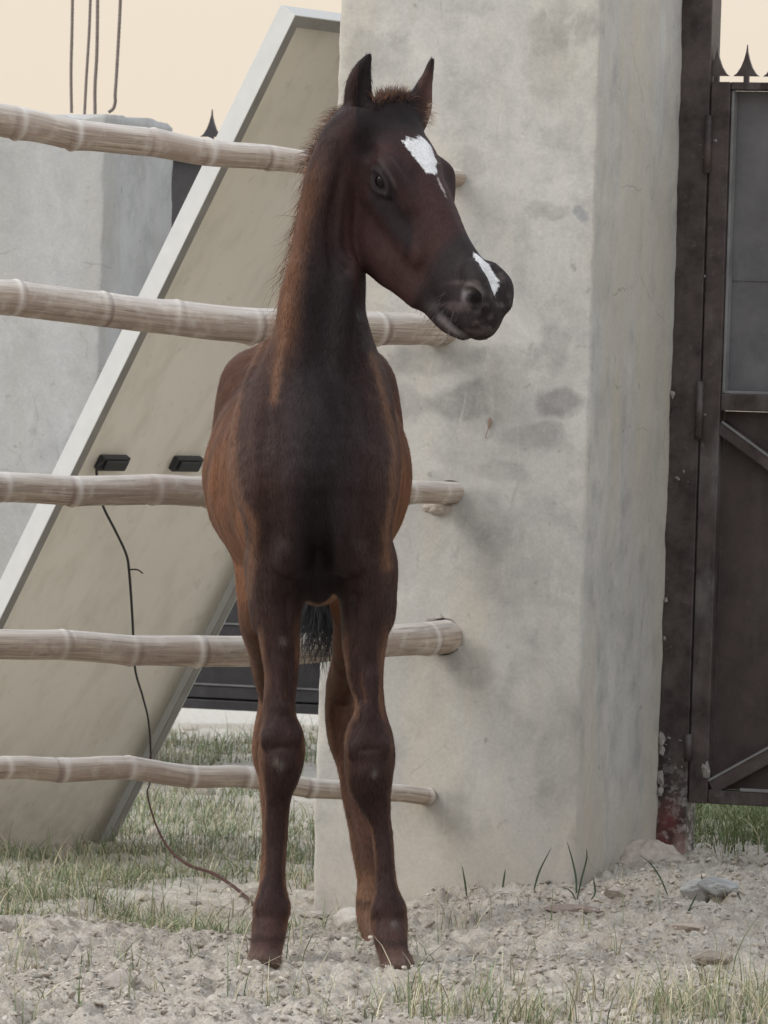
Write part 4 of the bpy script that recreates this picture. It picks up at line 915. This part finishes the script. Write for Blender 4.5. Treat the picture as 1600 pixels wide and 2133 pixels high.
strip('chin_hair', [H(.22, -.160, 0), H(.28, -.150, 0), H(.34, -.138, 0)], 200, (.005, .010), -hd, (.006, .006, .004), mc_[[0, 3]], .0002, .2)
tc_ = np.array([[.010, .010, .011], [.016, .016, .018], [.03, .028, .028]])
strip('tail', [P(664, 1000, 8.90), P(666, 1060, 8.92), P(669, 1120, 8.93), P(672, 1190, 8.93), P(672, 1225, 8.93)], 2600, (.06, .165), (0.02, .05, -1), (.010, .012, .004), tc_, .0008, .1, curl=.13, seg=9)
mb = MB(); mb.tube(spline([P(645, 800, 8.86), P(652, 900, 8.91), P(660, 1050, 8.92), P(664, 1180, 8.92)], 6), [.026]*7+[.02]*6+[.016]*6, 14); mb.build('dock', skin.m, foal, True).data.color_attributes.new('coat', 'FLOAT_COLOR', 'POINT')
for at_ in bpy.data.objects['dock'].data.color_attributes['coat'].data: at_.color = (.02, .018, .02, 1)

# whiskers on muzzle and chin
wr = np.array([H(t_, d_, s_) for t_, d_, s_ in zip(rng.uniform(.33, .40, 40), rng.uniform(-.135, -.075, 40), rng.uniform(.022, .040, 40))])
wd = hs_*.8-hd*.5+hf*.3+rng.normal(0, .25, (40, 3)); wd /= np.linalg.norm(wd, axis=1)[:, None]
hairs('whiskers', wr, wd, np.tile(hs_*.6+np.array([0, -.5, .5]), (40, 1)), rng.uniform(.014, .032, 40), np.full(40, .00022), np.tile([.10, .085, .08], (40, 1)), hm.m, 4, .4, curl=.05, jit=1)
# ------------------------------------------------------------ gravel, grass, stones
def gzz(x, y): return ground_z(np.asarray(x, float), np.asarray(y, float))
protos = []
for i in range(9):
    bm = bmesh.new(); bmesh.ops.create_icosphere(bm, subdivisions=2, radius=1); q = np.array([a.co for a in bm.verts]); f_ = np.array([[a.index for a in g.verts] for g in bm.faces]); bm.free()
    r_ = np.random.default_rng(100+i)
    for _ in range(7):
        n_ = r_.normal(size=3); n_ /= np.linalg.norm(n_); h_ = r_.uniform(.45, .85); k = q@n_; q = q-np.clip(k-h_, 0, None)[:, None]*n_*.9
    q = q*r_.uniform(.6, 1.35, 3)*np.array([1, 1, .62]); protos.append((q, f_))
def scatter_stones(name, xy, size, cols, mat, label, cat):
    V = []; Fq = []; Cq = []; b = 0; z = gzz(xy[:, 0], xy[:, 1])
    for i in range(len(xy)):
        q, f_ = protos[i % 9]; a = rng.uniform(0, 6.28); t = rng.normal(0, .35, 2)
        Rm = np.array(Matrix.Rotation(a, 3, 'Z') @ Matrix.Rotation(t[0], 3, 'X') @ Matrix.Rotation(t[1], 3, 'Y'))
        V.append(q@Rm.T*size[i]+np.array([xy[i, 0], xy[i, 1], z[i]+size[i]*.12])); Fq.append(f_+b); b += len(q); Cq.append(np.tile(cols[i], (len(q), 1)))
    o = mesh_obj(name, np.concatenate(V), np.concatenate(Fq), mat, col=np.concatenate(Cq), smooth=True)
    return tag(o, label, cat, kind='stuff')
stone = Mat('stone', .95, .1); at = stone.n.new('ShaderNodeAttribute'); at.attribute_name = 'coat'
s1 = stone.noise(stone.co(), 130, 4, .65); stone.color(stone.mix(.6, at.outputs['Color'], stone.ramp(s1, (.3, .62), (.7, 1.2)), 'MULTIPLY')); stone.bump(s1, .6, .003)
def rand_pts(n, y0, y1, want):
    out = []
    while sum(len(o) for o in out) < n:
        y = rng.uniform(y0, y1, n*2); x = rng.uniform(-.085, .085, n*2)*y
        k = rng.random(n*2) < want(x, y); out.append(np.stack([x[k], y[k]], 1))
    return np.concatenate(out)[:n]
def sc_col(n):
    pal = np.array([[.48, .43, .365], [.41, .365, .305], [.53, .48, .415], [.60, .55, .485], [.43, .39, .345], [.30, .275, .245]])
    return pal[rng.choice(6, n, p=[.3, .2, .2, .1, .12, .08])]*rng.uniform(.8, 1.1, (n, 1))
xy = rand_pts(15000, 7.15, 9.7, lambda x, y: gravelly(x, y)*(.25+1.0*(fbm(x*9, y*9, 3, 31) > .47))*(8.0/y)**2)
sz = np.clip(rng.lognormal(-5.7, .42, len(xy)), .0014, .0095)
scatter_stones('gravel', xy, sz, sc_col(len(xy)), stone.m, 'loose pale gravel and dirt clods heaped over the front of the yard', 'gravel')
xy = rand_pts(1800, 8.6, 13.8, lambda x, y: (1-gravelly(x, y))*(fbm(x*5, y*5, 3, 41) > .5)*.8+.05)
sz = np.clip(rng.lognormal(-5.1, .5, len(xy)), .003, .03)
scatter_stones('pebbles', xy, sz, sc_col(len(xy))*1.05, stone.m, 'pale pebbles strewn among the grass behind the fence', 'pebbles')
def stone_thing(name, x, y, D, r, col, label, cat='stone', seed=1, flat=True, rot=0):
    m = Mat(name+'_surface', .95, .12); a = m.noise(m.co(), 45, 5, .65); m.color(m.mix(m.ramp(a, (.3, 0.0), (.7, 1.0)), [q*.62 for q in col], col)); m.bump(a, .8, .006)
    c = P(x, y, D); A_ = np.array(Matrix.Rotation(rot, 3, 'Z')).T
    c[2] = gzz(c[0], c[1])+r[2]*.45
    o = lump(name, c, r, m.m, None, seed, .35, 4, A_, flat); return tag(o, label, cat)
def st2(name, x, y, r, col, label, seed, cat='stone', rot=0, flat=True):
    p = ray_ground(x, y); return stone_thing(name, x, y, p[1], r, col, label, cat, seed, flat, rot)
st2('stone', 738, 1925, (.038, .028, .022), (.74, .69, .62), 'pale rounded stone beside the hind hoof, behind the foal\'s left forefoot', 3, flat=False)
st2('stone', 1435, 1940, (.034, .02, .010), (.50, .42, .35), 'flat tan stone on the gravel to the right of the pillar corner', 5)
st2('stone', 1485, 2005, (.030, .02, .014), (.34, .29, .24), 'brown angular stone at the right, nearest the lower right corner', 6)
st2('stone', 1190, 1898, (.050, .02, .010), (.38, .30, .26), 'long reddish brown stone lying before the pillar base', 7)
st2('stone', 1068, 1868, (.030, .018, .010), (.60, .56, .49), 'light flat stone against the middle of the pillar base', 8)
st2('stone', 1185, 1880, (.018, .014, .012), (.52, .45, .40), 'small round stone at the right end of the pillar base', 9, flat=False)
st2('stone', 655, 1912, (.026, .018, .009), (.50, .46, .41), 'grey flat stone between the foal\'s forelegs', 10)
st2('stone', 1290, 1882, (.026, .014, .010), (.50, .44, .38), 'tan stone in front of the pillar\'s right side face', 13)
st2('clod', 245, 2055, (.030, .02, .016), (.47, .42, .37), 'crumbly earth clod on the gravel at the lower left', 11, 'clod')
st2('rubble', 1462, 1868, (.040, .03, .026), (.46, .45, .43), 'rough grey concrete rubble lump beside the gate post foot', 12, 'rubble')
st2('rubble', 1500, 1872, (.036, .03, .018), (.40, .40, .39), 'low grey concrete rubble lump, farther from the gate post', 14, 'rubble')
# grass
def grass(name, xy, h, cols, mat, label, w_=.0011, lean=.45, seg=4, z=None):
    n = len(xy); T = np.linspace(0, 1, seg+1); a = rng.uniform(0, 6.28, n); k = rng.gamma(2.0, lean/2, n)
    base = np.stack([xy[:, 0], xy[:, 1], gzz(xy[:, 0], xy[:, 1])-.002 if z is None else z], 1)
    dr = np.stack([np.cos(a), np.sin(a), a*0], 1); b = a+rng.normal(0, .6, n)+1.57; sd = np.stack([np.cos(b), np.sin(b), a*0], 1)
    vs = []; cs = []
    for i, t in enumerate(T):
        c = base+dr*(h*k*t**1.8)[:, None]+Z*(h*(t-.25*k*t**2.5))[:, None]; ww = (w_*(1-.9*t**1.5)*rng.uniform(.9, 1.1))
        ww = np.broadcast_to(ww, (n,))
        if i < seg: vs += [c-sd*ww[:, None], c+sd*ww[:, None]]; cs += [cols*(.75+.4*t)]*2
        else: vs += [c]; cs += [cols*1.15]
    kk = len(vs); V = np.stack(vs, 1).reshape(-1, 3); Cc = np.stack(cs, 1).reshape(-1, 3); bb = np.arange(n)[:, None]*kk; fs = []
    for i in range(seg-1): fs += [bb+np.array([2*i, 2*i+1, 2*i+3]), bb+np.array([2*i, 2*i+3, 2*i+2])]
    fs.append(bb+np.array([2*seg-2, 2*seg-1, 2*seg]))
    o = mesh_obj(name, V, np.concatenate(fs), mat, col=np.clip(Cc, 0, 1))
    return o
gm = Mat('grass_blade', .6, .25); at = gm.n.new('ShaderNodeAttribute'); at.attribute_name = 'coat'; gm.color(at.outputs['Color'])
gm.b.inputs['Subsurface Weight'].default_value = 0.0
def tufty(n, y0, y1, want, per=7, sp=.012):
    c = rand_pts(n//per, y0, y1, want); q = np.repeat(c, per, 0); return q+rng.normal(0, sp, q.shape)
def gcol(n, dry):
    G_ = np.array([[.13, .18, .075], [.18, .23, .11], [.23, .27, .15], [.28, .31, .19]]); D_ = np.array([[.50, .44, .30], [.60, .54, .38], [.40, .35, .24]])
    c = G_[rng.integers(0, 4, n)]; k = rng.random(n) < dry; c[k] = D_[rng.integers(0, 3, k.sum())]; return c*rng.uniform(.75, 1.25, (n, 1))
def patchy(x, y, s, th): return sstep(th-.05, th+.07, fbm(x*4.5, y*4.0, 3, s))
xy = tufty(30000, 8.35, 14.0, lambda x, y: (1-gravelly(x, y))*patchy(x, y, 51, .43)*(1-.35*sstep(9.6, 10.3, y)), 8, .018)
k = ~((xy[:, 0] > -.12) & (xy[:, 0] < .36) & (xy[:, 1] > 9.2) & (xy[:, 1] < 9.9)); xy = xy[k]
o = grass('grass', xy, rng.gamma(5, .0075, len(xy)), gcol(len(xy), .30), gm.m, '', .0011, .95)
tag(o, 'thin patchy green grass growing under and behind the bamboo fence', 'grass', kind='stuff')
xy = tufty(4200, 9.9, 11.6, lambda x, y: (x > .52)*(patchy(x, y, 61, .30)), 10, .02)
o = grass('grass', xy, rng.gamma(6, .010, len(xy)), gcol(len(xy), .08)*np.array([.95, 1.0, .85]), gm.m, '', .0012, .8)
tag(o, 'thick bright green grass beyond the gate at the right', 'grass', kind='stuff')
xy = tufty(2000, 7.2, 7.75, lambda x, y: patchy(x, y, 71, .46)*(.06+.94*sstep(-.05, .15, x))*sstep(7.8, 7.5, y+.15*(.55-x)), 9, .010)
xy2 = tufty(420, 7.5, 8.9, lambda x, y: gravelly(x, y)*patchy(x, y, 75, .5), 7, .010); xy = np.concatenate([xy, xy2])
o = grass('grass', xy, rng.gamma(5, .0095, len(xy)), gcol(len(xy), .55), gm.m, '', .0010, .55)
tag(o, 'straw and green grass tufts sprouting from the gravel in the foreground', 'grass', kind='stuff')
# straw litter lying flat
xy = tufty(900, 7.3, 10.0, lambda x, y: .5+0*x, 3, .03)
o = grass('straw', xy, rng.uniform(.02, .06, len(xy)), gcol(len(xy), 1.0)*.8, gm.m, '', .0008, 4.0, z=gzz(xy[:, 0], xy[:, 1])+.006)
tag(o, 'dry straw stems scattered over the dirt', 'straw', kind='stuff')
# single long blades that can be told apart
def blade_plant(label, blades):
    mb_ = []
    root = None
    for bl in blades:
        p0 = ray_ground(*bl[0]); D = p0[1]; pts = spline([P(x, y, D) for x, y in bl], 8); n = len(pts)
        if root is None: root = empty('grass_sprout', p0); tag(root, label, 'grass sprout', 'long grass blades along the pillar foot')
        wv = px(4.2, D)*np.sin(np.linspace(.55, 3.1, n))**.7; V = []
        for i in range(n):
            V += [pts[i]-np.array([wv[i]*.5, 0, 0]), pts[i]+np.array([0, .0012, 0]), pts[i]+np.array([wv[i]*.5, 0, 0])]
        f_ = [[3*i+j, 3*i+j+1, 3*i+j+4, 3*i+j+3] for i in range(n-1) for j in (0, 1)]
        mesh_obj('blade', np.array(V), f_, spm.m, root)
spm = Mat('dark_grass_blade', .55, .3); spm.color((.075, .105, .06))
blade_plant('single upright grass blade left of the middle of the pillar foot', [[(973, 1872), (969, 1840), (963, 1804)]])
blade_plant('pair of short curved grass blades behind the light flat stone', [[(1047, 1852), (1050, 1830), (1053, 1810)], [(1035, 1850), (1020, 1838), (1010, 1846)]])
blade_plant('long grass blade leaning right near the pillar\'s right corner', [[(1112, 1856), (1124, 1815), (1149, 1765)]])
blade_plant('four bladed grass sprout at the pillar\'s right corner', [[(1201, 1874), (1200, 1830), (1192, 1790), (1181, 1752)], [(1202, 1874), (1212, 1830), (1222, 1790), (1222, 1768)], [(1199, 1874), (1190, 1858), (1175, 1849), (1158, 1846)], [(1232, 1874), (1240, 1860), (1238, 1840), (1236, 1828)]])
blade_plant('thick dark grass blade leaning left below the mortar foot', [[(1391, 1865), (1376, 1830), (1356, 1800), (1333, 1781)]])
blade_plant('arching grass sprout on the gravel by the concrete rubble', [[(1430, 1905), (1445, 1890), (1480, 1886), (1525, 1886)], [(1430, 1905), (1443, 1880), (1452, 1862)], [(1546, 1884), (1536, 1860), (1522, 1845)], [(1462, 1870), (1464, 1840), (1460, 1818)]])

# dry sprig stuck on the plaster
lf = Mat('dry_leaf', .8, .2); lf.color((.30, .215, .17))
q0 = on_front(1021, 880)-GN*.003; leafo = empty('dry_leaf', q0)
tag(leafo, 'small dry brown leaf with a thin stem stuck on the pillar plaster', 'dry leaf')
lump('leaf_blade', q0, (px(4, 9.3), .0012, px(11, 9.3)), lf.m, leafo, 3, .5, 3, AX)
mb = MB(); mb.tube(spline([on_front(1019, 890)-GN*.002, on_front(1015, 902)-GN*.003, on_front(1012, 912)-GN*.001], 5), .0007, 6); mb.build('stem', lf.m, leafo, True)
